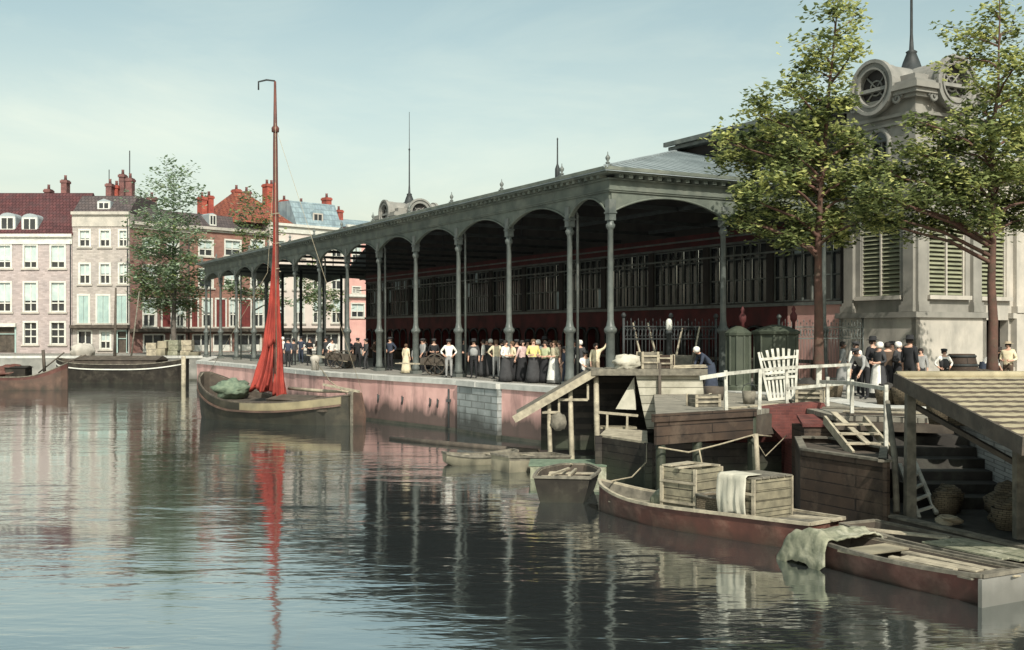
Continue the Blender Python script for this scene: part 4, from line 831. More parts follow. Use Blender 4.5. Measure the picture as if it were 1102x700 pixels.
for z in (9.6,8.2,7.0): m.tube([(MX+.2*math.cos(q*math.pi/4),.2*math.sin(q*math.pi/4),z+.02*q) for q in range(9)], .02, 4)
m.tube([(MX,0,13.7),(4.2,.1,7),(.35,0,2.25)], .014, 4); m.tube([(MX,0,13.7),(L-.3,1.0,1.4)], .012, 4)
m.build('rigging', 'rope', T)
tag(lump(T.matrix_basis @ Vector((1.5,0,1.95)) if False else frame(T.location, T.rotation_euler.z) @ Vector((1.75,.1,1.35)), .9,.75,.5,.4,3).build('net_heap', 'green_net', loc=frame(T.location, T.rotation_euler.z) @ Vector((1.75,.1,.85))), 'greenish heap of nets on the foredeck of the sailing barge', 'net heap')
m = MB(); Fm = frame(T.location, T.rotation_euler.z)
a = Fm @ Vector((5.2,.5,1.5)); b = Fm @ Vector((9.2,.3,1.45)); m.tube([a,(a+b)/2+Vector((0,0,-.04)),b], [.08,.09,.05], 7); tag(m.build('spar', 'wood_pale', loc=a), 'pale spar lying along the deck of the sailing barge', 'spar')

# moored far barge and red boat at the left
bplan = lambda u: max(.25, (1-(abs(u-.5)*2)**6)**.6)
T, L = boat('cargo_barge', 'long dark cargo barge with white line moored below the houses', 'barge', (-38.0,93.5), (-26.9,92.3), 3.6, lambda u: 1.55+.45*(abs(u-.5)*2)**3, lambda u: -.6, bplan, ['hull_dark','hull_dark','wood_dark','wood_grey'], floor=1.3, flat=.8)
m = MB()
for s in (-1, 1):
    for i in range(24):
        a, b = i/24, (i+1)/24; f = lambda u: 1.15+.45*(abs(u-.5)*2)**3; m.bar((a*L,s*(1.8*bplan(a)+.03),f(a)),(b*L,s*(1.8*bplan(b)+.03),f(b)),.06,.09)
m.build('painted_line', 'white_paint', T)
m = MB(); m.box(2,9,-1.2,1.2,1.4,1.9); m.prism([(1.9,-1.3,1.9),(1.9,0,2.25),(1.9,1.3,1.9)], (7.2,0,0)); m.build('hatch', 'wood_dark', T)
m = MB(); m.tube([(4.9,0,1.4),(5.0,0,7.9)], [.15,.08], 8); m.build('mast', 'wood_dark', T); m = MB(); m.tube([(6.1,.3,1.4),(6.9,.3,7.6)], [.08,.05], 8); m.build('boom', 'wood_grey', T)
T, L = boat('fishing_boat', 'low dark red fishing boat at the left edge of the harbour', 'boat', (-32.5,81.6), (-41.5,81.0), 2.6, lambda u: .95+1.0*max(0,(.35-u)/.35)**2+.3*max(0,(u-.7)/.3)**2, lambda u: -.4, lambda u: max(.08,(1-(abs(u-.5)*2)**3)**.6), ['hull_brown','hull_maroon','wood_dark','wood_grey'], floor=.6)
m = MB(); m.box(2.8,4.2,-.7,.7,.6,1.6); m.prism([(2.7,-.8,1.6),(2.7,0,1.75),(2.7,.8,1.6)], (1.6,0,0)); m.build('deckhouse', 'hull_dark', T)
m = MB(); m.tube([(.4,0,1.9),(-1.3,0,2.5)], .07, 6); m.tube([(1.6,.2,1.3),(1.7,.2,2.9)], .12, 6); m.tube([(2.2,-.3,1.2),(.2,.2,2.7)], .05, 6); m.build('bowsprit', 'wood_dark', T)
o = lump((-36.6,81.3,1.3), 1.3,.7,.5,.4,5).build('sail_bundle', 'hull_red', loc=(-36.6,81.3,.9)); tag(o, 'rolled rust red sail lying on the red fishing boat', 'sail')
# small boats by the steps
T, L = boat('long_work_boat', 'long low red work boat with pointed bow carrying fish crates', 'boat', (2.05,26.0), (5.98,21.15), 1.7, lambda u: .43+.24*max(0,(.3-u)/.3)**2+.1*u, lambda u: -.2, lambda u: max(.03, min(1,(u/.38)**.6)*(1-.35*max(0,u-.5)/.5)), ['hull_red','hull_maroon','wood_grey','wood_pale'], floor=.1, gw='wood_pale', flat=.7)
board(T,(.7,-.25,.3),(2.2,-.35,.28),.3); board(T,(.7,.12,.3),(2.3,.25,.28),.34,m='hull_pale'); board(T,(5.3,-.3,.5),(6.2,-.2,.54),.3,m='wood_grey'); board(T,(5.3,.15,.5),(6.35,.2,.55),.3); thwart(T,2.35,-.75,.75,.36)
WB = T; FW = frame(T.location, T.rotation_euler.z)
T, L = boat('punt', 'dark maroon punt with loose pale planks nearest the water steps', 'boat', (5.75,20.05), (7.47,16.95), 1.25, lambda u: .4+.05*(abs(u-.5)*2)**2, lambda u: -.15, lambda u: .78+.22*(1-(abs(u-.5)*2)**2), ['hull_maroon','hull_maroon','wood_dark','wood_pale'], gw='wood_grey', floor=.08, group='dark punts beside the steps')
thwart(T,1.0,-.62,.62,.4,.5,'hull_pale'); board(T,(1.4,.3,.38),(3.4,.35,.38),.2); board(T,(1.9,-.3,.44),(3.2,-.1,.44),.22); board(T,(1.8,-.5,.45),(3.0,-.4,.45),.12,m='wood_pale'); thwart(T,3.3,-.58,.58,.42,.25,'wood_grey')
m = MB(); m.box(L-.02,L+.05,-.55,.55,-.1,.42); m.build('transom', 'stone_grey', T)
T, L = boat('punt', 'dark punt with a mossy pale cover between the maroon punt and the quay edge', 'boat', (6.62,21.35), (9.05,16.7), 1.15, lambda u: .42+.05*(abs(u-.5)*2)**2, lambda u: -.15, lambda u: .78+.22*(1-(abs(u-.5)*2)**2), ['hull_dark','hull_dark','wood_dark','wood_grey'], gw='wood_grey', floor=.08, group='dark punts beside the steps')
m = MB()
for k in range(5): m.bar((2.0,-.4+k*.2,.47+rnd(-.01,.01)),(3.7+rnd(-.2,.2),-.4+k*.2,.47+rnd(-.01,.01)),.18,.03)
m.build('plank_cover', 'sacking', T); board(T,(.3,-.5,.47),(1.9,.3,.47),.2); board(T,(.1,-.3,.45),(1.3,-.55,.45),.22,m='wood_grey'); thwart(T,4.2,-.5,.5,.44,.4,'sacking')
T, L = boat('rowing_boat', 'dark rowing boat end on with pale thwarts, below the shed on posts', 'boat', (1.75,30.6), (1.2,27.0), 1.55, lambda u: .5+.1*u, lambda u: -.2, lambda u: min(1,.35+.65*(u/.4)**.7)*(1-.12*max(0,u-.6)/.4), ['hull_dark','hull_dark','wood_dark','wood_pale'], gw='wood_grey', floor=.12)
thwart(T,1.1,-.6,.6,.42); thwart(T,2.2,-.68,.68,.46); thwart(T,3.3,-.66,.66,.54,.4); board(T,(.9,-.1,.5),(3.2,-.35,.6),.07,.05,name='oar'); board(T,(1.0,.1,.5),(3.3,.15,.62),.07,.05,name='oar')
T, L = boat('punt', 'small pale grey punt lying off the pink quay wall', 'boat', (-2.1,34.7), (.1,35.5), .95, lambda u: .26+.12*(abs(u-.5)*2)**2, lambda u: -.1+.2*(abs(u-.5)*2)**4, lambda u: .55+.45*(1-(abs(u-.5)*2)**2), ['hull_pale','wood_grey','wood_grey','wood_pale'], gw='wood_grey', floor=.06)
thwart(T,.8,-.42,.42,.26); thwart(T,1.6,-.42,.42,.26)
T, L = boat('scow', 'square ended pale scow next to the grey punt', 'boat', (-.35,33.2), (1.5,34.3), 1.1, lambda u: .46-.1*u, lambda u: -.15, lambda u: 1.0, ['hull_pale','wood_grey','wood_grey','wood_pale'], gw='wood_grey', floor=.06, flat=.92)
thwart(T,1.1,-.5,.5,.4)
m = MB(); m.tube([(-4.7,43.1,.05),(-2.6,41.0,.06),(.9,37.9,.08)], [.07,.1,.09], 8); tag(m.build('floating_boom', 'wood_dark', loc=(-4.7,43.1,0)), 'long dark floating boom along the pink quay wall', 'log')
pn = thing('pontoon', 'mossy green plank pontoon behind the dark rowing boat', 'pontoon', (1.9,32.0,0), -.05)
m = MB(); m.box(-1.35,.85,-.7,.7,-.2,.35); m.build('float', 'sacking', pn)
m = MB()
for k in range(6): m.box(-1.4,.9+rnd(-.05,.05),-.72+k*.24,-.5+k*.24,.36,.41)
m.build('deck', 'green_net', pn)
# freight on the work boat
def crate(name, label, M, w, d, h, mat='crate_wood', lid=True, slat=True):
    c = M.to_translation(); r = M.to_euler().z; t = thing(name, label, 'crate', c, r)
    b = MB(); n = max(3, int(h/.2))
    for k in range(n):
        z0 = h*k/n+.006; z1 = h*(k+1)/n-.006
        e = [rnd(-.008,.008) for _ in range(4)]
        b.box(-w/2,w/2,-d/2+e[0],-d/2+.03+e[0],z0,z1); b.box(-w/2,w/2,d/2-.03+e[1],d/2+e[1],z0,z1); b.box(-w/2+e[2],-w/2+.03+e[2],-d/2+.035,d/2-.035,z0,z1); b.box(w/2-.03+e[3],w/2+e[3],-d/2+.035,d/2-.035,z0,z1)
    b.build('side_boards', mat, t)
    for x in (-w/2-.03, w/2-.05):
        for y in (-d/2-.04, d/2+.005): b = MB(); b.box(x,x+.08,y,y+.035,0,h+.01); b.build('corner_batten', 'wood_pale', t)
    for z in (h*.33,h*.72): b = MB(); b.box(-w/2-.02,w/2+.02,-d/2-.055,-d/2-.042,z,z+.05); b.build('strap_batten', 'wood_pale', t)
    if lid:
        b = MB(); n = 5
        for k in range(n): b.box(-w/2-.03,w/2+.03,-d/2-.03+(d+.06)*k/n+.01,-d/2-.03+(d+.06)*(k+1)/n-.01+rnd(-.01,.0),h+.005,h+.03+rnd(0,.02))
        b.build('lid', 'wood_grey', t)
    return t
def on_boat(x, y, z, r=0): return FW @ Matrix.Translation((x,y,z)) @ Matrix.Rotation(r,4,'Z')
c1 = crate('fish_crate', 'tall open slatted fish crate, left one on the long red boat', on_boat(2.72,.12,.12,.06), .92,.85,1.12, lid=False)
b = MB(); b.box(-.4,.4,-.36,.36,.5,.62); b.build('contents', 'wood_dark', c1); b = MB(); b.box(-.45,.45,.36,.42,1.125,1.17); b.box(-.45,-.2,-.44,.355,1.135,1.165); b.bar((.0,-.5,1.13),(.2,.44,1.15),.14,.03); b.build('loose_board', 'wood_pale', c1)
bk = thing('wicker_basket', 'dark square wicker basket wedged between two crates on the red boat', 'basket', on_boat(3.6,-.12,.12).to_translation(), WB.rotation_euler.z-.05)
b = MB(); b.prism([(-.3,-.25,0),(.3,-.25,0),(.3,.25,0),(-.3,.25,0)], (0,0,.62)); b.build('weave', 'wicker', bk); b = MB()
for z in (.02,.32,.62): b.tube([(-.31,-.26,z),(.31,-.26,z),(.31,.26,z),(-.31,.26,z),(-.31,-.26,z)], .028, 6)
b.build('rim', 'wood_grey', bk)
c3 = crate('fish_crate', 'big lidded crate with a white cloth hanging over one side, on the red boat', on_boat(4.5,.08,.12,-.05), .86,1.08,1.1)
def drape(name, label, M, w, h, top, mat, seed):
    R = random.Random(seed); b = MB(M); nx, nz_ = 14, 16; vs = []
    for j in range(nz_+1):
        v = j/nz_
        for i in range(nx+1):
            u = i/nx; s = v*(top+h)
            y, z = ((top-s), .0) if s < top else (0, -(s-top))
            fold = .05*math.sin(u*13+seed)*min(1,max(0,s-top)/h*1.6)+.02*math.sin(u*29+v*4)
            vs.append((-w/2+w*u+.05*math.sin(v*5+seed)*v, y-.03-abs(fold) if s >= top else y-.03, z+.035-(.09*math.sin(u*5+seed)*max(0,v-.8)*5 if v > .8 else 0)))
    b.add(vs, [(j*(nx+1)+i, j*(nx+1)+i+1, (j+1)*(nx+1)+i+1, (j+1)*(nx+1)+i) for j in range(nz_) for i in range(nx)], 0, True)
    o = b.build(name, mat, loc=M.to_translation()); sm = o.modifiers.new('thickness', 'SOLIDIFY'); sm.thickness = .012
    return tag(o, label, 'cloth')
Mc = on_boat(4.5,.08,.12,-.05) @ Matrix.Translation((-.04,-.63,1.15))
drape('white_cloth', 'stained white cloth draped over the end of the big crate', Mc, .74, .86, .45, 'cloth_white', 2)
o = lump(on_boat(2.0,.1,.42).to_translation(), .36,.3,.3,.15,2).build('sack', 'sacking', loc=on_boat(2.0,.1,.12).to_translation()); tag(o, 'round full sack lying left of the crates on the red boat', 'sack')
from mathutils import noise
Mn = frame((5.75,20.05,0), math.atan2(-3.6,2.0)); b = MB(Mn); nx, ny = 26, 26; vs = []
for j in range(ny+1):
    for i in range(nx+1):
        u = i/nx*2-1; v = j/ny*2-1; x = u*.62; y = v*1.0; ez = max(0,abs(v)-.66)/.34; ex = max(0,-u-.25)/.75
        z = .56-.5*min(1,ez)**1.3-.5*ex**1.6+.14*noise.noise(Vector((x*2.5,y*2.5,3)))+.05*noise.noise(Vector((x*8,y*8,1)))
        vs.append((x-.05+.05*noise.noise(Vector((y*4,z*4,0))), y*(1-.25*ez)+.05*noise.noise(Vector((x*5,z*5,2))), max(-.05,z)))
b.add(vs, [(j*(nx+1)+i, j*(nx+1)+i+1, (j+1)*(nx+1)+i+1, (j+1)*(nx+1)+i) for j in range(ny) for i in range(nx)], 0, True)
o = b.build('net_sacking', 'sacking', loc=Mn @ Vector((0,0,.4)), rotz=0); sm = o.modifiers.new('thickness', 'SOLIDIFY'); sm.thickness = .03; tag(o, 'pale ragged sacking thrown over the near end of the maroon punt', 'sacking')
# ------------------------------------------------------------------ jetty, shed on posts, steps, tiled roof
jt = thing('jetty', 'planked wooden jetty with brown board front along the quay', 'jetty', (5,30,QZ))
J = Matrix.Translation((-5,-30,-QZ))
A = (3.45,26.7); B = (6.3,28.7); Cc = (10.0,33.0)
def slabp(poly, z0, z1): 
    m = MB(J); m.prism([(x,y,z1) for x,y in poly], (0,0,z0-z1)); return m
slabp([A,B,(7.7,30.6),(8.6,35.4),(6.7,38.2),(4.75,37.4)], 2.0, 2.125).build('deck', 'deck_plank', jt)
slabp([(7.75,26.9),(10.2,25.8),(11.0,29.2),(9.2,34.0),(8.66,35.0),(7.75,30.6)], 2.0, 2.12).build('deck', 'deck_plank', jt)
m = MB(J)
def wallseg(m, a, b, z0, z1, t=.09): 
    d = Vector((b[0]-a[0], b[1]-a[1], 0)); n = Vector((-d.y, d.x, 0)).normalized()*t; p = Vector((*a,z0)); q = Vector((*b,z0)); m.prism([p,q,q+n,p+n],(0,0,z1-z0))
wallseg(m, (A[0]+.02,A[1]+.05), (B[0],B[1]+.05), 1.42, 1.99); wallseg(m, (A[0]-.02,A[1]-.02), (B[0],B[1]-.02), 1.97, 2.16, .14)
m.build('front_board', 'wood_brown', jt)
m = MB(J); wallseg(m, (B[0]+.02,B[1]+.02), (7.7,30.4), 1.45, 1.99); m.build('front_board', 'wood_dark', jt)
m = MB(J); wallseg(m,(7.75,26.85),(10.2,25.75),1.78,1.99); m.build('front_board', 'wood_dark', jt)
for i, (x, y) in enumerate(((3.6,27.0),(4.6,27.7),(6.2,28.8),(4.9,31.2),(6.4,32.5))):
    m = MB(J); m.tube([(x,y,-.8),(x,y,2.0)], .12, 8); m.build('pile', 'wood_tar_upright', jt)
bh = thing('plank_bulkhead', 'black tarred plank bulkhead at the water below the jetty', 'bulkhead', (5,31.2,0))
m = MB(Matrix.Translation((-5,-31.2,0))); wallseg(m,(2.45,31.6),(3.6,29.6),-.6,1.15,.12); wallseg(m,(3.6,29.6),(7.3,30.2),-.6,1.15,.12); m.build('planking', 'wood_tar_upright', bh)
m = MB(Matrix.Translation((-5,-31.2,0))); m.prism([(2.5,31.7,1.16),(3.6,29.6,1.16),(4.0,33,1.16),(2.9,34,1.16)], (0,0,.06)); m.build('top_board', 'wood_pale', bh)
m = MB(Matrix.Translation((-5,-31.2,0)))
for x, y in ((2.45,31.55),(3.6,29.5),(5.0,29.75)): m = MB(Matrix.Translation((-5,-31.2,0))); m.box(x-.1,x+.1,y-.1,y+.1,-.6,1.2); m.build('post', 'wood_tar_upright', bh)
# red brick abutment with its arch springing
ab = thing('brick_abutment', 'red brick arched abutment under the right end of the jetty', 'abutment', G(868,29.4,0))
m = MB(Matrix.Translation(-G(868,29.4,0))); Yb = 29.35
for (a, b) in (((818,440),(846,437)),((846,437),(866,435.5)),((866,435.5),(887,434))):
    lo = {818:446,846:476,866:520,887:455}; q = [P(a[0],a[1],Yb),P(b[0],b[1],Yb),P(b[0],lo[b[0]],Yb),P(a[0],lo[a[0]],Yb)]
    if a[0] == 866: q = [P(866,435.5,Yb),P(887,434,Yb),P(893,448,Yb),P(880,464,Yb),P(871,500,Yb),P(869,522,Yb),P(866,522,Yb)]
    if b[0] == 866: q = [P(846,437,Yb),P(866,435.5,Yb),P(866,522,Yb),P(851,522,Yb),P(853,478,Yb),P(846,474,Yb)]
    m.prism(q, (0,.8,0))
m.build('brickwork', 'red_brick', ab)
m = MB()
r1 = [(3.5,26.6,1.38),(4.3,27.2,1.2),(5.2,27.85,1.33),(6.2,28.6,1.5),(6.8,29.2,1.4)]; m.tube(r1, .022, 5); m.tube([(6.15,28.55,1.5),(6.5,28.6,.95),(7.2,29.25,1.42)], .016, 5); m.tube([(4.6,27.4,1.24),(4.7,27.35,.7)], .02, 5)
tag(m.build('mooring_rope', 'rope', loc=(3.5,26.6,1.38)), 'slack pale mooring rope strung under the jetty front', 'rope')
m = MB(); m.tube([(6.25,28.3,.2),(6.2,28.35,1.55)], [.07,.06], 7); tag(m.build('mooring_post', 'wood_pale', loc=(6.25,28.3,0)), 'pale leaning post in the dark gap behind the big crate', 'post')
# shed on posts
sh = thing('boat_shed', 'ramshackle white fronted boat shed on posts with sloping lean-to board', 'shed', (4.4,37.0,0)); S = Matrix.Translation((-4.4,-37,0))
m = MB(S); m.box(2.6,6.28,36.1,38.9,2.8,2.86); m.box(2.56,6.32,36.0,36.1,2.74,2.95); 
for k in range(12): m.box(2.58+k*.31,2.86+k*.31,36.05,38.95,2.865,2.9+rnd(0,.03))
m.build('flat_roof', 'wood_grey', sh)
m = MB(S); a = Vector((2.64,36.1,2.84)); b = Vector((.16,36.1,1.40)); 
for k in range(7): m.bar(a+Vector((0,.17+k*.36,.03)), b+Vector((0,.17+k*.36,.03)), .34, .035, up=(0,0,1))
lt = m.build('lean_to', 'wood_grey', sh)
m = MB(S); m.bar(a+Vector((0,-.03,-.03)), b+Vector((-.1,-.03,-.09)), .07, .24, up=(0,0,1)); m.build('barge_board', 'wood_pale', lt)
for x, zt, r in ((1.2,1.95,.08),(1.9,2.35,.09),(2.74,2.74,.1)):
    m = MB(S); m.tube([(x+.08,36.4,-.7),(x+.02,36.35,zt*.5),(x,36.35,zt)], [r,r*.95,r*.85], 7); m.build('post', 'wood_pale', sh)
m = MB(S)
for x0,z0,x1,z1 in ((2.47,2.45,2.47,1.94),(1.5,1.94,2.47,1.94),(1.53,1.94,1.53,1.53),(.98,1.53,1.53,1.53),(2.74,1.54,4.1,1.42),(3.1,1.5,3.1,.75),(3.75,1.45,3.75,.8)): m.bar((x0,36.3,z0),(x1,36.3,z1),.07,.08 if abs(x1-x0) > .1 else .05)
m.build('rail', 'wood_pale', sh)
m = MB(S); m.prism([(4.02,36.2,2.73),(4.72,36.2,2.73),(4.74,36.2,1.0),(4.38,36.2,1.0)], (0,.06,0)); m.prism([(4.8,36.22,2.73),(6.18,36.22,2.73),(6.3,36.22,1.2),(4.8,36.22,1.2)], (0,.06,0)); m.build('front_panel', 'white_boards', sh)
m = MB(S); m.prism([(3.4,36.6,1.62),(4.05,36.5,1.6),(4.0,36.5,2.68)], (.02,.05,0)); m.build('canvas_flap', 'cloth_white', sh)
m = MB(S); m.prism([(1.0,38.3,.1),(6.3,38.3,.1),(6.3,38.3,2.75),(2.66,38.3,2.75),(1.0,38.3,1.78)],(0,.1,0)); m.box(6.2,6.28,36.3,38.4,.9,2.75); m.box(2.75,6.2,36.5,38.3,.85,.95); m.build('back_wall', 'wood_tar_upright', sh)
m = MB(S); m.tube([(4.77,36.05,.6),(4.77,36.05,3.15)], .06, 7); m.build('post', 'wood_dark', sh)
m = MB(S); m.box(2.9,4.1,36.6,37.2,.96,1.02); m.build('bench', 'hull_pale', sh)
o = lump(P(601,454,36.3),.26,.2,.3,.2,4).build('hanging_basket','wood_grey',loc=P(601,462,36.3)); tag(o,'pale basket hanging below the sloping lean-to of the shed','basket')
# freight on and behind the shed roof
def roof_at(px, y=37.2): return Vector(((px-CX)/F*y, y, 2.93))
c = crate('fish_crate', 'grey fish crate standing on the shed roof among the cart shafts', Matrix.Translation(roof_at(697)) @ Matrix.Rotation(.2,4,'Z'), .55,.5,.55, 'wood_grey', lid=False)
c = crate('fish_crate', 'small reddish crate tipped on the shed roof beside a plank heap', Matrix.Translation(roof_at(717)) @ Matrix.Rotation(-.3,4,'Z'), .45,.45,.45, 'wood_brown', lid=False)
o = lump(roof_at(676)+Vector((0,0,.18)),.5,.4,.28,.35,7).build('cloth_bundle','cloth_white',loc=roof_at(676)); tag(o,'white cloth bundle at the left of the shed roof','bundle')
m = MB(); p = roof_at(742)
for k in range(7): m.bar(p+Vector((-.62+rnd(-.1,.1),-.4+k*.13,.03+.05*(k%2))), p+Vector((.55+rnd(-.1,.1),-.4+k*.13,.06+.05*(k%2))), .14,.04)
tag(m.build('plank_heap','wood_pale',loc=p),'low heap of pale planks on the right of the shed roof','planks')
def handcart(label, px, Y, rz, tilt, body='wood_grey'):
    t = thing('handcart', label, 'handcart', G(px,Y), rz, 'handcarts on the quay')
    M = Matrix.Translation((0,0,.55)) @ Matrix.Rotation(tilt,4,'X'); m = MB(M)
    m.box(-.4,.4,-.75,.75,0,.05); m.box(-.43,-.4,-.75,.75,0,.3); m.box(.4,.43,-.75,.75,0,.3); m.box(-.43,.43,-.78,-.75,0,.3); m.build('tray', body, t)
    for s in (-1,1): m = MB(M); m.bar((s*.36,-.7,-.05),(s*.33,2.0,.02),.07,.06,w2=.045,h2=.045); m.build('shaft','wood_pale',t)
    for s in (-1,1):
        m = MB(); n = 16; x = s*.55
        m.tube([(x,.5*math.cos(2*math.pi*k/n),.52+.5*math.sin(2*math.pi*k/n)) for k in range(n+1)], .035, 6)
        for k in range(8): a = 2*math.pi*k/8; m.tube([(x,0,.52),(x,.49*math.cos(a),.52+.49*math.sin(a))], .018, 4)
        m.tube([(x-.07,0,.52),(x+.07,0,.52)], .07, 8); m.build('wheel','wood_dark',t)
    m = MB(); m.tube([(-.55,0,.52),(.55,0,.52)], .03, 6); m.build('axle','iron_dark',t)
    return t
handcart('tipped handcart whose pale shafts stick up behind the shed crates', 703, 40.2, .5, 1.15)
handcart('tipped handcart with shafts crossing beside the white topped bollard', 733, 40.4, -.5, 1.0)
handcart('handcart with spoked wheels standing in the shade at the far end of the market', 366, 63.0, 1.2, .1, 'wood_dark')
handcart('barrow loaded low beside the man in the white shirt at the quay edge', 471, 53.2, 1.4, .0, 'wood_dark')
# jetty railing
rl = thing('jetty_railing', 'white weathered post and rail fence along the jetty edge', 'railing', (7.5,31,QZ)); R_ = Matrix.Translation((-7.5,-31,-QZ))
ps = [(5.42,28.2),(6.42,28.95),(7.5,30.4),(8.75,31.9),(10.0,33.2)]
for i, (x, y) in enumerate(ps): m = MB(R_); m.bar((x,y,2.0),(x+rnd(-.04,.04),y,3.16),.078 if i != 3 else .14,.078); jitter(m,.006); m.build('post','white_rail',rl)
m = MB(R_); m.bar((4.7,27.95,2.98),(5.42,28.1,3.08),.07,.1); m.bar((5.38,28.12,3.08),(7.5,30.32,3.17),.05,.085); m.bar((7.5,30.32,3.17),(10.05,33.12,3.17),.05,.085); m.build('top_rail','white_rail',rl)
m = MB(R_); m.bar((7.5,30.33,2.6),(10.0,33.13,2.62),.05,.08); m.build('middle_rail','white_rail',rl)
rl2 = thing('deck_railing', 'short grey rail over the white steps beside the tiled roof', 'railing', (8.15,26,QZ)); R2 = Matrix.Translation((-8.15,-26,-QZ))
for x, y, z1 in ((8.2,26.9,2.98),(8.35,24.9,2.95),(8.35,29.5,2.95)): m = MB(R2); m.bar((x,y,1.5 if y < 25.5 else 2.1),(x,y,z1),.08,.08); m.build('post','white_rail',rl2)
m = MB(R2); m.bar((8.3,30,2.8),(8.2,26.9,2.9),.06,.09); m.bar((8.2,26.9,2.9),(8.35,24.85,2.86),.06,.09); m.build('top_rail','white_rail',rl2)
# white slatted rack
sr = thing('slatted_rack', 'tall white slatted rack leaning upright behind the jetty railing', 'rack', G(842,32.6), -.15); Ms = Matrix.Rotation(math.radians(-10),4,'X') @ Matrix.Rotation(math.radians(-4),4,'Y')
for k in range(7): m = MB(Ms); x = -.42+k*.14; m.bar((x*.8,0,.78),(x*1.15,0,1.5+.09*(1-(k-3)**2/9)),.075,.03); m.bar((x*.75,0,.1),(x*.8,0,.72),.06,.03); m.build('slat','white_rail',sr)
m = MB(Ms)
for z, w_ in ((.08,.4),(.7,.42),(.85,.44),(1.28,.52)): m.bar((-w_,-.03,z),(w_,-.03,z+.02),.04,.08)
for s in (-1,1): m.bar((s*.36,-.02,0),(s*.56,-.02,1.5),.07,.05); m.bar((s*.36,.02,.1),(s*.4,.7,.3),.05,.05)
m.build('frame','white_rail',sr)
# tank, small white stairs, ladder, landing
tk = thing('plank_tank', 'large brown plank walled tank between the brick abutment and the ladder', 'tank', (7.0,24.5,0)); K = Matrix.Translation((-7,-24.5,0))
pl = [(6.27,24.25),(7.38,21.95),(8.3,24.6),(7.75,27.0),(6.9,27.2)]
m = MB(K); 
for a, b in zip(pl, pl[1:]+pl[:1]): wallseg(m,a,b,-.7,1.56,.08)
m.build('plank_wall','wood_brown',tk); m = MB(K); m.prism([(x,y,1.45) for x,y in pl],(0,0,-.1)); m.build('cover','wood_dark',tk)
m = MB(K)
for a, b in zip(pl, pl[1:]+pl[:1]): wallseg(m,(a[0]-.02,a[1]-.03),(b[0]-.02,b[1]-.03),1.562,1.61,.16)
m.build('rim','wood_grey',tk)
ub = thing('plank_locker', 'brown board locker with red brick top behind the plank tank', 'locker', (8.0,28.2,0)); U = Matrix.Translation((-8,-28.2,0))
m = MB(U); m.box(7.15,8.95,27.3,28.5,-.3,1.8); m.build('board_front','wood_brown',ub); m = MB(U); m.prism([(7.1,27.25,1.81),(8.3,27.25,1.81),(8.1,28.6,1.95),(7.3,28.6,1.95)],(0,0,.08)); m.build('brick_top','red_brick',ub)
st = thing('wooden_steps', 'short pale wooden steps leading up from the plank tank to the deck', 'steps', (7.9,25.8,1.46)); Z = Matrix.Translation((-7.9,-25.8,-1.46))
for x in (7.45,8.38): m = MB(Z); m.bar((x+.12,24.75,1.40),(x-.05,26.4,2.06),.06,.2); m.build('stringer','wood_pale',st)
for k in range(3): m = MB(Z); m.box(7.5,8.4,25.0+k*.45,25.28+k*.45,1.6+k*.18,1.64+k*.18); m.build('tread','wood_pale',st)
ld = thing('ladder', 'pale wooden ladder leaning by the roof post above the landing', 'ladder', P(990,556,22.3)); Q = Matrix.Translation(-P(990,556,22.3))
lo = [P(989,558,22.15),P(1008,553,22.25)]; hi = [P(968,500,23.3),P(981,490,23.5)]
for a, b in zip(lo, hi): m = MB(Q); m.bar(a,b,.075,.07,up=(0,1,.3)); m.build('stringer','white_rail',ld)
for k in range(5): f = .12+k*.19; m = MB(Q); m.bar(lo[0].lerp(hi[0],f),lo[1].lerp(hi[1],f),.10,.04); m.build('rung','white_rail',ld)
m = MB(); a = P(965,552,22.1); b = P(955,432,23.4); m.tube([a,a.lerp(b,.5)+Vector((.05,0,0)),b],[.07,.065,.05],7); tag(m.build('leaning_pole','wood_grey',loc=a),'rough grey pole leaning between the tank and the roof post','pole')
lg = thing('landing_stage', 'low stone landing with dark timber edge behind the punts', 'landing', (8.4,21,0)); Lm = Matrix.Translation((-8.4,-21,0))
lp = [(7.38,22.5),(8.85,18.3),(9.9,14.5),(10.0,21.0),(10.6,24.5),(10.9,27.2),(8.5,27.2),(8.3,24.6)]
m = MB(Lm); m.prism([(x,y,.42) for x,y in lp],(0,0,-1.2)); m.build('paving','dark_stone',lg)
m = MB(Lm); wallseg(m,(7.25,22.5),(8.78,18.15),-.6,.47,.16); wallseg(m,(8.78,18.15),(9.8,14.4),-.6,.47,.16); m.build('timber_edge','wood_dark',lg)
m = MB(Lm); wallseg(m,(7.22,22.5),(8.75,18.15),.475,.52,.24); wallseg(m,(8.75,18.15),(9.78,14.4),.475,.52,.24); m.build('edge_cap','wood_grey',lg)
sp = thing('stone_steps', 'dark worn stone steps climbing from the landing beneath the tiled roof', 'steps', (9.5,24,.42)); Sm = Matrix.Translation((-9.5,-24,-.42))
for k in range(7): m = MB(Sm); m.box(8.45+.02*k,10.5+k*.06,23.3+k*.62,23.95+k*.62,.42,.66+k*.2); m.build('step','dark_stone',sp)
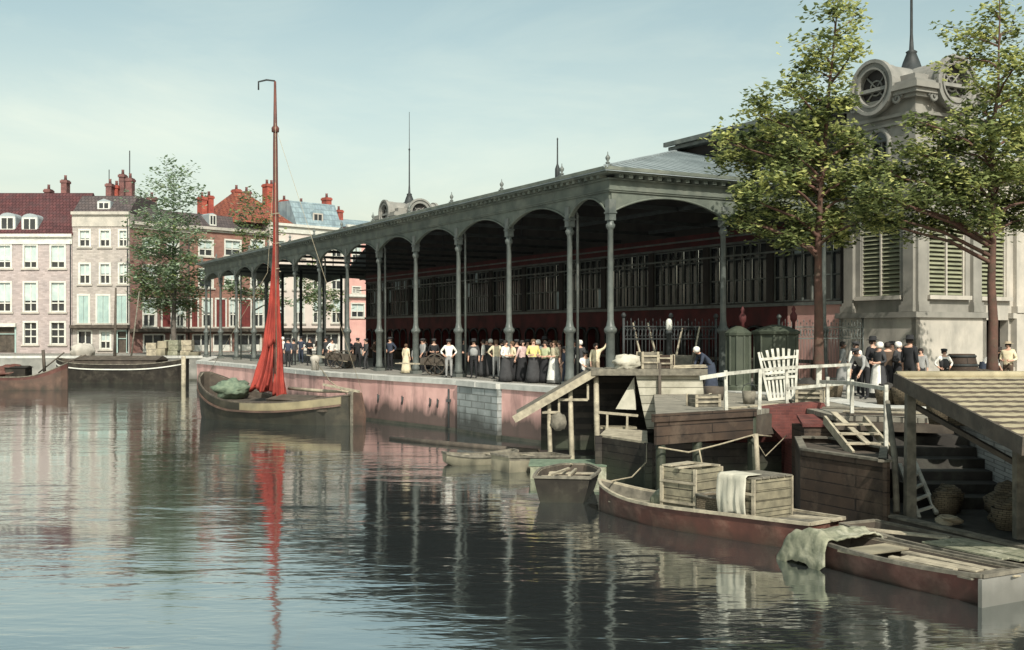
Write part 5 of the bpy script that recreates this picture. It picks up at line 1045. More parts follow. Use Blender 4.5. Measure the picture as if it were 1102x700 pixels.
# tiled roof on posts
tr = thing('tiled_shelter', 'open shelter with low pitched tan tiled roof on wooden posts', 'shelter', (9,20.5,.42)); Tm = Matrix.Translation((-9,-20.5,-.42))
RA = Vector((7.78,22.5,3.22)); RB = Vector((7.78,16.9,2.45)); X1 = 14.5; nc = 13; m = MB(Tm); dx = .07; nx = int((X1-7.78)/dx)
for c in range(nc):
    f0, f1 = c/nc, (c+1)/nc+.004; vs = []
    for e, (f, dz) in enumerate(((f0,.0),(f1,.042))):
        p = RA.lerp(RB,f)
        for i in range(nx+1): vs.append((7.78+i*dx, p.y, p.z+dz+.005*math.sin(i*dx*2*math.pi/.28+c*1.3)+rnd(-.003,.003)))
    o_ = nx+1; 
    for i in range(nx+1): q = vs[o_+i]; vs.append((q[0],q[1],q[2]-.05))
    m.add(vs,[(i,i+1,o_+i+1,o_+i) for i in range(nx)]+[],0,False); m.add(vs,[(o_+i,o_+i+1,2*o_+i+1,2*o_+i) for i in range(nx)],1)  # lip faces get the dark slot: shadow line between tile courses, painted in
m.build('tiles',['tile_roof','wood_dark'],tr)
m = MB(Tm); m.prism([RA+Vector((.02,0,-.03)),RB+Vector((.02,0,-.03)),RB+Vector((.02,0,-.1)),RA+Vector((.02,0,-.1))],(6.6,0,0)); m.build('roof_boarding','wood_dark',tr)
m = MB(Tm); m.bar(RA+Vector((-.05,.03,-.06)),RB+Vector((-.05,-.06,-.06)),.05,.28); m.build('verge_board','wood_dark',tr)
m = MB(Tm); m.tube([RA+Vector((-.02,.02,.03)),RA+Vector((6.7,.02,.03))],.09,8); m.build('ridge_tile','tile_roof',tr)
for x, y, z1 in ((7.87,22.05,3.05),(9.1,20.0,2.78),(12.5,20.0,2.78),(12.5,22.05,3.05)):
    m = MB(Tm); m.bar((x,y,.42 if x < 10 else 2.1),(x,y,z1),.19,.19,w2=.17,h2=.17); jitter(m,.01); m.build('post','wood_grey',tr)
m = MB(Tm); m.bar((7.9,22.2,2.72),(9.1,20.1,1.75),.1,.09); m.build('brace','wood_dark',tr); m = MB(Tm); m.bar((7.8,22.05,3.0),(14.4,22.05,3.0),.12,.14); m.bar((7.8,20,2.72),(14.4,20,2.72),.12,.14); m.build('roof_beam','wood_dark',tr)
o = lump((9.75,21.6,.75),.5,.6,.42,.4,9).build('net_pile','wicker',loc=(9.75,21.6,.42)); tag(o,'dark heap of nets at the foot of the whitewashed brick wall','net heap')
# market forecourt: kiosks, fence, bollards, produce
def kiosk(label, px, Y, w, top, fin_dx):
    t = thing('iron_kiosk', label, 'kiosk', G(px,Y), 0, 'green kiosks on the quay'); m = MB(); n = 8; h = top
    m.lathe([(w*.56,0),(w*.56,.18),(w*.5,.24),(w*.5,h*.84),(w*.56,h*.86),(w*.58,h*.9),(w*.3,h*.97),(w*.1,h)], (0,0,0), 10, smooth=False); m.build('shell','kiosk_green',t)
    m = MB()
    for k in range(10): a = 2*math.pi*k/10; m.bar((w*.505*math.cos(a),w*.505*math.sin(a),.24),(w*.505*math.cos(a),w*.505*math.sin(a),h*.85),.06,.06)
    m.build('rib','kiosk_green',t); m = MB(); m.lathe([(.05,h*.9),(.06,h+.1),(.12,h+.18),(.13,h+.34),(.05,h+.46),(.08,h+.55),(.01,h+.68)],(fin_dx,0,0),10); m.build('finial','red_stall',t)
kiosk('narrow green iron kiosk beside the second front column of the market', 794.5, 38.2, .8, 2.25, .15)
kiosk('wide green iron kiosk between the narrow kiosk and the first tree', 835, 39.0, 1.5, 2.3, .62)
def fence(label, s0, s1, t, h, mt, nm='iron_fence'):
    a = Mk @ Vector((s0,t,0)); T = thing(nm, label, 'fence', a, ANG); L = s1-s0; n = int(L/.16); m = MB()
    for k in range(n+1): x = L*k/n; m.tube([(x,0,.1),(x,0,h-.1*(k%2))],.014,4); m.lathe([(.0,h-.1*(k%2)-.02),(.03,h-.1*(k%2)+.03),(.0,h-.1*(k%2)+.12)],(x,0,0),5)
    m.build('bars',mt,T); m = MB()
    for z in (.2,h-.65,h-.2): m.bar((0,0,z),(L,0,z),.035,.05)
    for k in range(n): x = L*(k+.5)/n; m.tube([(x+.07*math.cos(q*math.pi/4),0,h-.42+.14*math.sin(q*math.pi/4)) for q in range(9)],.014,4)
    m.build('scroll_rail',mt,T)
    for x in (0,L/2,L): m = MB(); m.tube([(x,0,0),(x,0,h+.1)],.05,7); m.lathe([(.05,h+.1),(.1,h+.2),(.04,h+.3)],(x,0,0),8); m.build('fence_post',mt,T)
fence('black iron fence with scrolled top between the two front columns', .5, 4.7, -.1, 2.45, 'iron_dark')
fence('grey iron fence with scrolled top in front of the pink wall', 7.6, 12.1, -.35, 2.45, 'iron_green')
m = MB(); p = G(720,39.6); m.lathe([(.16,0),(.16,.2),(.1,.3),(.09,1.95),(.14,2.0),(.11,2.1)],p,10); m.lathe([(.09,2.1),(.11,2.18),(.12,2.35),(.1,2.46),(.04,2.52)],p,10,1); tag(m.build('bollard_post',['iron_dark','white_paint'],loc=p),'dark iron post with white rounded top behind the shed','post')
for px, Y, lab in ((339,58.6,'squat pale bollard on the quay edge near the barge stern'),):
    m = MB(); p = G(px,Y); m.lathe([(.2,0),(.2,.5),(.26,.6),(.26,.75),(.1,.85)],p,10); tag(m.build('bollard','stone_pale',loc=p),lab,'bollard')
# produce and baskets behind the tiled roof
def basket(label, p, r, h, heap, rot=0):
    t = thing('market_basket', label, 'basket', p, rot, 'baskets of produce behind the tiled roof'); m = MB(); m.lathe([(r*.8,0),(r,h*.7),(r*1.05,h),(r*.97,h),(r*.9,h*.7)],(0,0,0),14); m.build('weave','wicker',t)
    lump((0,0,h),r*.9,r*.9,r*.5,.4,rnd(0,9),14,8).build('produce',heap,t)
for px, Y, r, lab, heap in ((1000,30,.42,'round basket of reddish produce right of the standing customers','hull_red'),(1024,27.5,.36,'basket of pale green cabbages beside the dark barrel','leaf_far_pale'),(1050,27.0,.36,'basket of dark greens left of the second trunk','leaf_mid'),(1082,26.5,.42,'basket of dark greens right of the second trunk','leaf_far'),(975,31,.38,'basket of dark produce at the feet of the hatted man','wicker')):
    basket(lab, G(px,Y), r, .5, heap)
t = thing('barrel', 'big dark round barrel before the pale pavilion wall', 'barrel', G(1035,38)); m = MB(); m.lathe([(.42,0),(.52,.45),(.52,.85),(.42,1.3),(.38,1.3),(.38,1.26)],(0,0,0),16); m.build('staves','wood_brown',t); m = MB()
for z, r in ((.12,.46),(.42,.525),(.88,.525),(1.18,.46)): m.lathe([(r,z),(r+.012,z+.02),(r+.012,z+.06),(r,z+.08)],(0,0,0),16)
m.build('hoop','iron_dark',t)
# goods on the far quay
for i, (px0, px1, py0, Y, lab, mt) in enumerate(((160,170,369,100.5,'small pale crate stack at the left of the far quay goods','wood_pale'),(170.5,179,367,100,'tall pale crate left of the far tree trunk','hull_pale'),(180,194,366,101,'broad pile of grey goods right beside the far tree trunk','sacking'),(197,207,366,99.5,'pale crate stack right of the far tree trunk','wood_pale'),(196,214,379,98.6,'low pale crate row by the mooring post','hull_pale'))):
    a, b = G(px0,Y), G(px1,Y); hgt = CZ-(py0-HY)/F*Y-QZ; t = thing('crate_stack', lab, 'crates', (a+b)/2, rnd(-.1,.1)); w_ = (b-a).length; n = max(1,int(hgt/.45))
    for k in range(n): m = MB(); e = rnd(-.08,.08); m.box(-w_/2+e,w_/2+e,-.5,.5,hgt*k/n+.01,hgt*(k+1)/n-.02); m.box(-w_/2+e-.03,-w_/2+e+.1,-.54,-.5,hgt*k/n+.01,hgt*(k+1)/n-.02); m.box(w_/2+e-.1,w_/2+e+.03,-.54,-.5,hgt*k/n+.01,hgt*(k+1)/n-.02); m.build('crate',mt,t)
o = lump(G(89,99)+Vector((0,0,.4)),1.1,.8,.75,.3,11).build('sand_heap','stone_pale',loc=G(89,99)); tag(o,'pale tarpaulin heap on the far quay above the barge bow','heap')
m = MB(); p = Vector(((197.5-CX)/F*88,88,0)); m.tube([p+Vector((0,0,-.8)),p+Vector((0,0,2.3))],[.2,.18],8); tag(m.build('mooring_pile','wood_pale',loc=p),'pale wooden mooring pile in the water before the far tree','pile')
# ------------------------------------------------------------------ people
def body_mesh(pose):
    """one continuous skinned figure 1.7 m tall facing -y; returns mesh with material slots 0 skin 1 top 2 legs 3 shoes 4 dark"""
    J = {'pel':(0,0,.93),'sp':(0,0,1.1),'ch':(0,-.01,1.3),'nk':(0,0,1.47),'hd':(0,-.015,1.55),'cr':(0,-.005,1.635)}
    sw = {'stand':0,'walk':.17,'hips':0,'reach':0,'carry':.05,'bend':.05,'sit':0}[pose]
    for s, n in ((-1,'r'),(1,'l')):
        J['sh'+n] = (s*.175,0,1.40)
        if pose == 'hips': J['el'+n] = (s*.36,.06,1.17); J['wr'+n] = (s*.2,-.05,.99); J['hn'+n] = (s*.16,-.11,.97)
        elif pose == 'reach' and s > 0: J['el'+n] = (.33,-.12,1.52); J['wr'+n] = (.42,-.2,1.76); J['hn'+n] = (.44,-.22,1.84)
        elif pose == 'carry': J['el'+n] = (s*.26,.02,1.13); J['wr'+n] = (s*.14,-.24,1.08); J['hn'+n] = (s*.09,-.3,1.09)
        elif pose == 'walk': J['el'+n] = (s*.24,-s*.08,1.13); J['wr'+n] = (s*.25,-s*.22-.05,.93); J['hn'+n] = (s*.25,-s*.26-.06,.86)
        elif pose == 'bend': J['el'+n] = (s*.24,-.42,1.02); J['wr'+n] = (s*.17,-.52,.8); J['hn'+n] = (s*.15,-.56,.73)
        elif pose == 'sit': J['el'+n] = (s*.25,-.08,.92); J['wr'+n] = (s*.15,-.28,.75); J['hn'+n] = (s*.12,-.35,.73)
        else: J['el'+n] = (s*.235,.02,1.13); J['wr'+n] = (s*.245,-.04,.89); J['hn'+n] = (s*.245,-.06,.81)
        J['hp'+n] = (s*.095,0,.88); J['kn'+n] = (s*.105,-.03-s*sw*.6,.49); J['an'+n] = (s*.11,.02-s*sw,.085); J['to'+n] = (s*.125,-.15-s*sw,.035)
        if pose == 'sit': J['hp'+n] = (s*.1,0,.5); J['kn'+n] = (s*.13,-.42,.5); J['an'+n] = (s*.13,-.4,.085); J['to'+n] = (s*.14,-.57,.035)
    if pose == 'bend':
        for k, v in dict(sp=(0,-.06,1.08),ch=(0,-.24,1.22),nk=(0,-.4,1.33),hd=(0,-.48,1.38),cr=(0,-.54,1.44)).items(): J[k] = v
        for s, n in ((-1,'r'),(1,'l')): J['sh'+n] = (s*.175,-.33,1.27)
    if pose == 'sit':
        for k in ('pel','sp','ch','nk','hd','cr','shr','shl'): J[k] = (J[k][0],J[k][1],J[k][2]-.4)
    RAD = dict(pel=.14,sp=.13,ch=.15,nk=.06,hd=.075,cr=.092,sh=.078,el=.048,wr=.033,hn=.03,hp=.1,kn=.065,an=.045,to=.036)
    names = list(J); idx = {k:i for i,k in enumerate(names)}
    ed = [('pel','sp'),('sp','ch'),('ch','nk'),('nk','hd'),('hd','cr')]
    for n in 'rl': ed += [('ch','sh'+n),('sh'+n,'el'+n),('el'+n,'wr'+n),('wr'+n,'hn'+n),('pel','hp'+n),('hp'+n,'kn'+n),('kn'+n,'an'+n),('an'+n,'to'+n)]
    me = bpy.data.meshes.new('skeleton'); me.from_pydata([J[k] for k in names], [(idx[a],idx[b]) for a,b in ed], [])
    ob = bpy.data.objects.new('skeleton', me); C.objects.link(ob); md = ob.modifiers.new('skin','SKIN'); md.use_smooth_shade = True
    for k in names:
        r = RAD.get(k) or RAD[k[:-1]]; v = me.skin_vertices[0].data[idx[k]]; v.radius = (r*(1.18 if k in ('ch','pel','sp') else 1), r*(.82 if k in ('ch','sp') else 1)); v.use_root = (k == 'pel')
    ob.modifiers.new('sub','SUBSURF').levels = 1
    dg = bpy.context.evaluated_depsgraph_get(); dg.update(); out = bpy.data.meshes.new_from_object(ob.evaluated_get(dg)); bpy.data.objects.remove(ob); bpy.data.meshes.remove(me)
    def seg(p,a,b): a = Vector(a); b = Vector(b); d = b-a; t = max(0,min(1,(p-a).dot(d)/d.length_squared)); return (p-a-d*t).length
    cls = [];
    for f in out.polygons:
        c = f.center; best = min(ed, key=lambda e: seg(c,J[e[0]],J[e[1]])/(((RAD.get(e[0]) or RAD[e[0][:-1]])+(RAD.get(e[1]) or RAD[e[1][:-1]]))/2)); b = best[1]
        k = 0 if b in ('hd','cr') else 1
        if b == 'nk': k = 0 if c.z > J['nk'][2]-.03 else 1
        if b[:2] == 'hn' or (b[:2] == 'wr' and (c-Vector(J[b])).length < .13): k = 0
        if b[:2] in ('hp','kn','an'): k = 2
        if b in ('sp',) and c.z < J['pel'][2]+.06: k = 2
        if b[:2] == 'to' or (b[:2] == 'an' and c.z < .1): k = 3
        cls.append(k)
    vs = [v.co.copy() for v in out.vertices]; fs = [tuple(f.vertices) for f in out.polygons]; m = MB(); m.v = vs; m.f = [list(f) for f in fs]; m.m = cls; m.sm = [True]*len(fs)
    for n, s in (('r',-1),('l',1)):       # palm and five fingers
        a = Vector(J['wr'+n]); b = Vector(J['hn'+n]); d = (b-a).normalized(); side = d.cross(Vector((s,0,0))); side = side.normalized() if side.length > .1 else Vector((0,-1,0)); nor = d.cross(side)
        m.tube([a,b,b+d*.03],[.03,.036,.03],6)
        for k, L_ in enumerate((.065,.08,.075,.055)):
            q = b+d*.02+side*(k-1.5)*.02; m.tube([q,q+d*L_*.55,q+d*L_*.9+nor*s*-.02],[.0095,.009,.006],5)
        q = b-d*.03+side*-.035; m.tube([q,q+d*.04-side*.025,q+d*.075-side*.025],[.012,.0105,.007],5)
    hd = Vector(J['hd']); cr = Vector(J['cr']); mid = hd.lerp(cr,.55); fy = Vector((0,-1,0))
    m.lathe([(.0,-.03),(.016,-.022),(.010,.012),(.002,.03)], mid+Vector((0,-.095,-.012)), 6)                     # nose
    for s in (-1,1):
        m.lathe([(.0,-.012),(.014,0),(.0,.012)], mid+Vector((s*.034,-.083,.02)), 6, 4); m.lathe([(.0,-.03),(.016,0),(.0,.03)], mid+Vector((s*.092,.005,-.005)), 6, sx=.6)
    m.box(-.024,.024,mid.y-.09,mid.y-.07,mid.z-.058,mid.z-.05,4)
    return m, J
BODY = {p: body_mesh(p) for p in ('stand','walk','hips','reach','carry','bend','sit')}
def person(label, px, Y, face, pose, top, legs, hat=None, skirt=None, apron=None, waistcoat=None, hair='hair_dark', size=1.0, shoes='black', zb=QZ, group=None, face_px=None):
    m, J = BODY[pose]
    b = MB(Matrix.Scale(size,4)); b.add(m.v, m.f); b.m = list(m.m); b.sm = list(m.sm)
    loc = G(px, Y, zb)
    for p in b.v: pass
    o = b.build('person', [MAT['skin'], wool(top), wool(legs), wool(shoes), MAT['hair_dark']], loc=None, fix=False); o.location = loc; o.rotation_euler = (0,0,face)
    tag(o, label, 'person', group)
    Sx = Matrix.Scale(size,4); mid = Vector(J['hd']).lerp(Vector(J['cr']),.55); pel = Vector(J['pel'])
    h = MB(Sx); h.lathe([(.101,-.06),(.106,.0),(.104,.05),(.085,.095),(.04,.115),(.005,.12)], mid+Vector((0,.014,.01)), 12, sx=.96, sy=.98)
    h.v = [v for v in h.v]; 
    for v in h.v:
        if v.y < (mid.y-.045)*size and v.z < (mid.z+.06)*size: v.y = (mid.y-.05)*size
    h.build('hair', hair, o)
    k = MB(Sx); c = mid+Vector((0,0,.055))
    if hat == 'cap': k.lathe([(.105,.0),(.115,.03),(.125,.055),(.10,.085),(.01,.095)], c+Vector((0,.01,0)), 12); k.prism([(-.08,mid.y-.08,c.z+.015),(.08,mid.y-.08,c.z+.015),(.05,mid.y-.17,c.z),(-.05,mid.y-.17,c.z)], (0,0,.012)); hm = wool('charcoal')
    if hat == 'hat': k.lathe([(.19,.0),(.195,.012),(.11,.02),(.105,.10),(.085,.13),(.01,.125)], c, 14); hm = wool('black')
    if hat == 'bonnet': k.lathe([(.112,-.08),(.118,0),(.112,.055),(.075,.10),(.01,.115)], c+Vector((0,.02,-.02)), 12); hm = wool('white')
    if hat == 'boater': k.lathe([(.18,.0),(.182,.012),(.1,.016),(.1,.08),(.01,.082)], c, 14); hm = wool('tan')
    if hat: k.build('hat', hm, o)
    if skirt:
        k = MB(Sx); n = 20; z0 = .04 if pose != 'sit' else .06; zs = pel.z+.09; vs = []; prof = [(.155,zs),(.19,zs-.12),(.235,zs-.4),(.29,zs*.25),(.33,z0),(.30,z0)]
        for i, (r, z) in enumerate(prof):
            for q in range(n):
                a = 2*math.pi*q/n; rr = r*(1+.07*math.sin(a*7)*min(1,i/2.5)); vs.append((rr*math.cos(a), rr*math.sin(a)*.9-(.02 if pose == 'carry' else 0), z))
        k.add(vs, [(i*n+q,i*n+(q+1)%n,(i+1)*n+(q+1)%n,(i+1)*n+q) for i in range(len(prof)-1) for q in range(n)], 0, True); k.build('skirt', wool(skirt), o)
    if apron:
        k = MB(Sx); n = 9; vs = []; zs = pel.z+.12
        for i, (r, z) in enumerate([(.175,zs+.0),(.215,zs-.15),(.26,zs-.45),(.325,.16)]):
            for q in range(n): a = math.radians(-150+120*q/(n-1)); r2 = r+.012*math.sin(q*2.2); vs.append((r2*math.cos(a), r2*math.sin(a)*.95-.01, z))
        k.add(vs, [(i*n+q,i*n+q+1,(i+1)*n+q+1,(i+1)*n+q) for i in range(3) for q in range(n-1)], 0, True); k.build('apron', wool(apron), o, fix=False)
    if waistcoat:
        k = MB(Sx); zb_ = J['sp'][2]-.1; k.lathe([(.175,zb_),(.18,zb_+.1),(.195,zb_+.22),(.17,zb_+.31),(.10,zb_+.36)], (0,J['sp'][1]*.5,0), 14, sx=1.0, sy=.8); k.build('waistcoat', wool(waistcoat), o)
    return o
pi = math.pi
person('girl in a cream frock standing near the edge of the pink quay', 437, 55.5, 2.6, 'stand', 'cream', 'white', skirt='cream', hair='hair_brown', size=.86)
person('child in pale blue grey behind the girl in the cream frock', 446, 57.5, 1.0, 'stand', 'grey', 'navy', size=.78, hair='hair_brown')
person('man in dark suit with white shirt front behind the low barrow', 467, 54.6, .2, 'carry', 'black', 'black', 'cap')
person('man in white shirt and grey trousers with hands on hips at the quay edge', 483, 50.2, .1, 'hips', 'white', 'grey', 'cap', waistcoat=None)
person('man in open dark jacket and hat standing alone right of a column', 510, 49.6, -.2, 'stand', 'charcoal', 'black', 'hat', waistcoat='grey')
person('man in pale shirt with suspenders and light trousers turned away at the quay edge', 534, 49.0, 2.9, 'hips', 'cream', 'grey', None, hair='hair_brown')
gp = 'women and men gathered at the quay corner'
person('woman in white blouse and dark skirt at the left of the gathered group', 544, 45.9, .9, 'carry', 'white', 'black', None, 'charcoal', group=gp)
person('woman in white blouse leaning towards the left woman of the group', 551, 46.6, -1.0, 'carry', 'cream', 'black', None, 'black', hair='hair_brown', group=gp, size=.97)
person('man in dark jacket and cap behind the left women of the group', 556, 48.2, .3, 'stand', 'black', 'black', 'cap', group=gp)
person('woman in pale pink blouse and black skirt with one foot forward in the group', 562, 46.2, .9, 'walk', 'pink', 'black', None, 'black', group=gp)
person('woman in yellow blouse and dark skirt facing the water', 574, 45.0, .15, 'carry', 'yellow', 'black', None, 'charcoal', hair='hair_brown', size=1.03, group=gp)
person('woman in white cap half hidden behind the yellow bloused woman', 579, 46.8, -.6, 'stand', 'white', 'black', 'bonnet', 'charcoal', group=gp)
person('man in dark hat looking over the shoulders of the group', 586, 47.3, .3, 'stand', 'charcoal', 'black', 'hat', size=1.06, group=gp)
person('woman in light green bodice and dark skirt right of the yellow bloused woman', 587, 44.9, -.7, 'carry', 'green', 'black', None, 'black', group=gp, size=.98)
person('woman in white blouse with long white apron at the quay corner', 597, 44.2, -1.0, 'carry', 'cream', 'grey', None, 'grey', 'white', hair='hair_brown', group=gp)
person('woman in brown dress partly behind the white aproned woman', 602, 45.7, -1.5, 'stand', 'brown', 'black', None, 'brown', group=gp)
person('boy in dark clothes beside the white aproned woman', 608, 43.6, -1.2, 'walk', 'navy', 'navy', 'cap', size=.86, group=gp)
person('seated person in white by the corner column with dark hat', 630, 42.6, .3, 'sit', 'white', 'navy', 'cap')
person('youth in pale shirt raising one arm beside the corner column', 641, 42.0, .5, 'reach', 'cream', 'tan', None, size=.95)
person('woman in dark dress standing behind the seated person', 624, 44.0, -.4, 'stand', 'charcoal', 'black', 'bonnet', 'black')
person('stooping person in white cap and dark jacket right of the shed', 764, 37.6, -1.3, 'bend', 'navy', 'black', 'bonnet', 'navy')
# right: customers before the pavilion
gr = 'customers in front of the stone pavilion'
person('man in dark waistcoat and cap left of the forecourt customers', 921, 36.0, .4, 'stand', 'white', 'black', 'cap', waistcoat='black', group=gr)
person('tall man in dark coat and broad hat among the forecourt customers', 939, 35.2, .6, 'carry', 'black', 'black', 'hat', size=1.08, group=gr)
person('woman in white apron turned aside right of the broad hatted man', 946.5, 34.6, -1.2, 'carry', 'charcoal', 'black', 'bonnet', 'charcoal', 'white', group=gr)
person('man in brown waistcoat seen from behind near the white apron', 955, 35.6, 3.0, 'carry', 'brown', 'black', None, group=gr)
person('stout man in long dark coat and hat facing the pavilion', 979, 34.6, 2.2, 'stand', 'black', 'black', 'hat', size=1.1, group=gr)
person('boy in grey jacket right of the long coated man', 991, 36.6, -.6, 'stand', 'grey', 'charcoal', None, size=.88, group=gr)
person('boy in white sleeves and dark waistcoat before the pale wall', 1016, 36.8, .1, 'hips', 'white', 'black', 'cap', waistcoat='charcoal', size=.86, group=gr)
person('person in white blouse bending in the dark doorway left of the second trunk', 1059, 38.5, 1.2, 'bend', 'white', 'navy', None, 'navy', group=gr)
person('man in pale shirt right of the second tree trunk', 1085, 37.5, -.7, 'carry', 'cream', 'brown', 'boater', group=gr)
person('man in grey jacket and cap bending over a basket by the railing', 931, 34.0, -.9, 'bend', 'grey', 'black', 'cap', group=gr)
person('woman in dark shawl with white cap left of the long coated man', 967, 35.6, .7, 'carry', 'charcoal', 'black', 'bonnet', 'black', group=gr)
person('man in black coat half hidden behind the brown waistcoat', 960, 37.4, -.3, 'stand', 'black', 'black', 'cap', group=gr)
person('woman in grey dress at the fence behind the forecourt customers', 907, 38.6, 1.4, 'walk', 'grey', 'black', None, 'grey', group=gr)
# shaded crowd at the far end of the canopy
gc = 'shaded crowd at the far end of the market'
rc = random.Random(4)
crowd = [(304,72,'white','grey','bonnet','woman in white apron at the near side of the far crowd, by the red sail'),(316,70,'charcoal','black','hat','man in dark hat just right of the red sail'),(324,74,'navy','navy','cap','man in navy jersey behind the hatted man right of the sail'),
 (333,69,'black','black','cap','man in black coat and cap by the thin far column'),(343,73,'brown','black','hat','man in brown coat and hat in the middle of the far crowd'),(351,68,'charcoal','black','cap','man in charcoal coat left of the spoked cart'),
 (357,66,'white','black',None,'bare headed man in white shirt behind the spoked cart'),(376,67,'navy','black','hat','man in navy coat and hat right of the spoked cart'),(385,65,'black','black','cap','man in black coat beside the dark red stall end'),
 (394,62,'charcoal','charcoal','cap','man in charcoal jacket right of the fifth column'),(403,66,'brown','black',None,'bare headed man in brown coat at the dark stall end'),(420,60,'navy','black','cap','man in navy coat in deep shade under the canopy'),(310,66,'navy','black','cap','sailor in navy standing on the quay by the barge')]
for i, (px, Y, tp, lg_, ht, lab) in enumerate(crowd): person(lab, px, Y, rc.uniform(-1.5,1.5), rc.choice(['stand','carry','hips','walk']), tp, lg_, ht, skirt=('charcoal' if ht == 'bonnet' else None), apron=('white' if ht == 'bonnet' else None), size=rc.uniform(.95,1.05), group=gc)
for i, (px, Y, lab) in enumerate(((500,58,'man in dark clothes in the shade between two near columns'),(524,55,'woman in dark skirt in the shade behind the hatted man'),(458,62,'woman in dark shawl in the shade behind the barrow'))):
    person(lab, px, Y, rc.uniform(-2,2), 'stand', 'charcoal', 'black', 'cap' if i == 0 else None, skirt=None if i == 0 else 'black')

for px, Y, pose, lab, tp, ht in ((455,56.5,'walk','man in grey jacket walking behind the barrow toward the far end','grey','cap'),(493,52.5,'carry','man in brown coat close behind the fourth column','brown','cap'),(520,51.5,'stand','woman in white blouse in the shade behind the hatted man','white',None),(528,53.5,'carry','woman in dark dress and white cap in the shade left of the suspendered man','charcoal','bonnet'),(540,50.5,'stand','man in navy jersey just behind the suspendered man','navy','cap'),(568,49.0,'carry','man in charcoal coat behind the pink bloused woman','charcoal','cap'),(592,48.5,'stand','bare headed man in brown coat behind the green bodice','brown',None),(617,46.0,'walk','man in grey jersey walking behind the boy in dark clothes','grey','cap')):
    person(lab, px, Y, rc.uniform(-1.8,1.8), pose, tp, 'black', ht, skirt='charcoal' if lab.startswith('woman') else None, group=gp)
# ------------------------------------------------------------------ loose clutter on the quay and the jetty
def bucket(label, p, r, h, mt='wood_grey'):
    t = thing('bucket', label, 'bucket', p); m = MB(); m.lathe([(r*.8,0),(r,h),(r*.92,h),(r*.75,.05)],(0,0,0),12); m.build('staves',mt,t)
    m = MB(); m.tube([(-r,0,h),(-r*.7,0,h+r*.8),(0,0,h+r*1.1),(r*.7,0,h+r*.8),(r,0,h)],.012,5); m.build('handle','iron_dark',t)
bucket('wooden bucket on the jetty planks left of the slatted rack', G(806,31.2,2.125), .2,.36); bucket('dark tub near the foot of the second railing post', G(769,33,2.13), .32,.4,'wood_dark')
def loose(label, a, b, w=.2, m='wood_pale', nm='plank'):
    k = MB(); k.bar(a,b,w,.04,up=(0,0,1)); jitter(k,.008); tag(k.build(nm,m,loc=a),label,'plank')
loose('grey plank lying along the deck edge behind the small rail', Vector((8.0,29.6,2.15)), Vector((10.2,28.2,2.16)), .24, 'wood_grey')
loose('pale plank across the deck near the tiled roof corner', Vector((8.3,27.9,2.15)), Vector((10.5,27.0,2.17)), .22)
loose('dark plank sticking out over the deck beside the short rail', Vector((7.9,27.0,2.16)), Vector((9.4,26.2,2.18)), .18, 'wood_dark')
loose('pale plank laid along the jetty before the slatted rack', Vector((5.6,29.0,2.15)), Vector((7.6,31.2,2.15)), .24)
loose('narrow board leaning from the deck down to the plank tank', Vector((8.0,25.0,1.62)), Vector((7.75,26.9,2.2)), .14)
def coil(label, p, r):
    m = MB(); pts = []
    for i in range(90): a = i*.42; rr = r*(.75+.25*math.sin(i*.9)); pts.append((p.x+rr*math.cos(a), p.y+rr*math.sin(a), p.z+.03+i*.0016))
    m.tube(pts,.022,5); tag(m.build('rope_coil','rope',loc=p),label,'rope')
coil('coil of pale rope on the jetty planks near its left corner', Vector((5.3,30.4,2.13)), .28)
coil('coil of rope on the landing behind the timber edge', Vector((8.35,21.3,.43)), .25)
for px, Y, lab in ((895,34.2,'dark fish basket behind the thick railing post'),(868,35.0,'dark fish basket at the foot of the first tree'),(955,31.5,'low dark fish basket between the railing and the tiled roof')): basket(lab, G(px,Y), .34, .42, 'dark_stone')
for px, Y, r, lab, heap in ((1012,24.6,.3,'small basket of greens just behind the ridge tiles','leaf_mid'),(1034,24.4,.34,'basket of pale leaves behind the ridge left of the trunk','leaf_far_pale'),(1060,24.3,.3,'basket of greens behind the ridge below the second trunk','leaf_far'),(1088,24.2,.36,'wide basket of mixed leaves at the right end of the ridge','leaf_mid')):
    basket(lab, G(px,Y,2.5 if False else QZ), r, .55, heap)
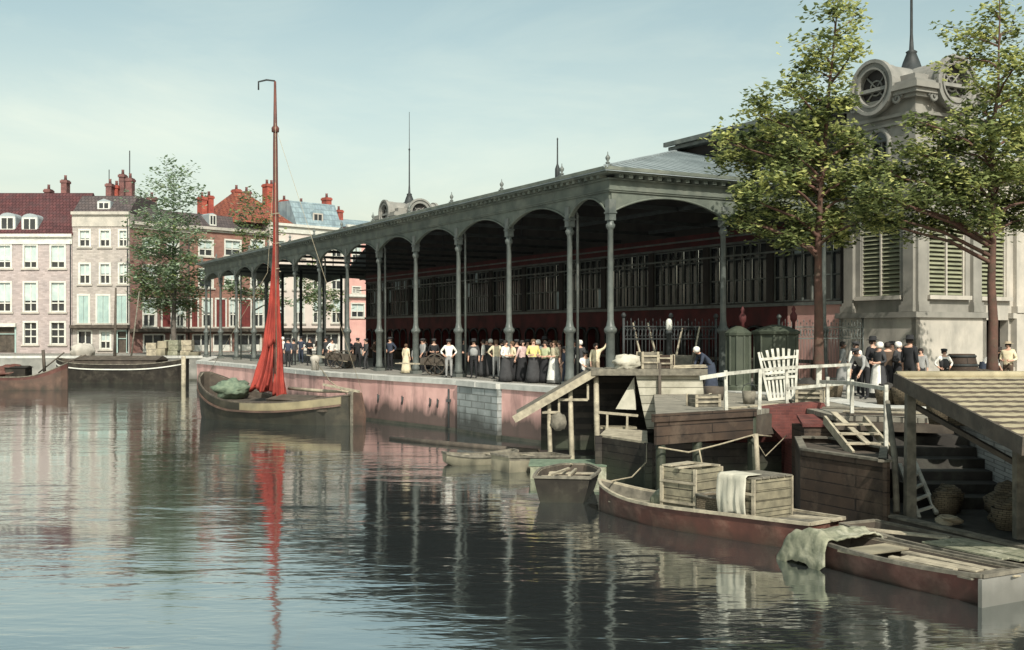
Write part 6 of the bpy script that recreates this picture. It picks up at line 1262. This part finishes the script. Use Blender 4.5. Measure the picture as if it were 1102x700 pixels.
m = MB(); a = G(1058,34); b = a+Vector((1.5,-.6,0)); m.bar(a+Vector((0,0,.9)),b+Vector((.3,0,.55)),.08,.05); m.bar(a+Vector((0,.5,.9)),b+Vector((.3,.5,.55)),.08,.05); m.bar(a+Vector((.1,.25,.86)),b+Vector((-.1,.25,.62)),.6,.05); m.bar(a+Vector((.2,.0,0)),a+Vector((.2,0,.85)),.06,.06); m.bar(b+Vector((-.1,.4,0)),b+Vector((-.1,.4,.6)),.06,.06); tag(m.build('barrow','wood_dark',loc=a),'dark tilted hand barrow right of the second trunk','barrow')

def rope(label, pts, r=.018):
    m = MB(); m.tube(pts, r, 5); tag(m.build('mooring_line','rope',loc=pts[0]),label,'rope')
rope('slack mooring line from the long red boat up to the dark jetty', [Vector((2.3,25.7,.7)),Vector((2.9,27.0,.62)),Vector((3.4,28.2,.85)),Vector((3.55,29.4,1.2))])
rope('mooring line from the maroon punt to the landing edge', [Vector((7.6,16.9,.42)),Vector((8.2,17.5,.3)),Vector((8.75,18.3,.52))])
rope('mooring line from the dark rowing boat to the pontoon', [Vector((1.6,30.4,.55)),Vector((1.75,30.9,.4)),Vector((1.9,31.4,.45))])
a_ = Vector((-7.5,50.6,1.35)); rope('mooring line from the stern of the sailing barge to the quay bollard', [a_,a_.lerp(G(339,58.6)+Vector((0,0,.6)),.5)+Vector((0,0,-.25)),G(339,58.6)+Vector((0,0,.6))],.025)
for p, r, lab in ((Vector((9.0,23.0,.43)),.3,'dark fish basket on the landing below the stone steps'),(Vector((9.35,20.9,.43)),.33,'dark fish basket behind the thick roof post on the landing'),(Vector((8.7,22.4,.43)),.26,'small dark fish basket beside the ladder foot')): basket(lab, p, r, .4, 'wicker')
c_ = crate('fish_crate','weathered fish crate standing on the jetty planks behind the front board', frame(G(757,30.2,2.13),.3), .7,.5,.32,'wood_grey',lid=False)
c_ = crate('fish_crate','grey fish crate stack base near the slatted rack on the jetty', frame(G(872,32.0,2.13),-.4), .7,.5,.34,'wood_grey')
c_ = crate('fish_crate','low crate under the seated person by the corner column', frame(G(630,42.75),.3), .5,.42,.39,'wood_dark')
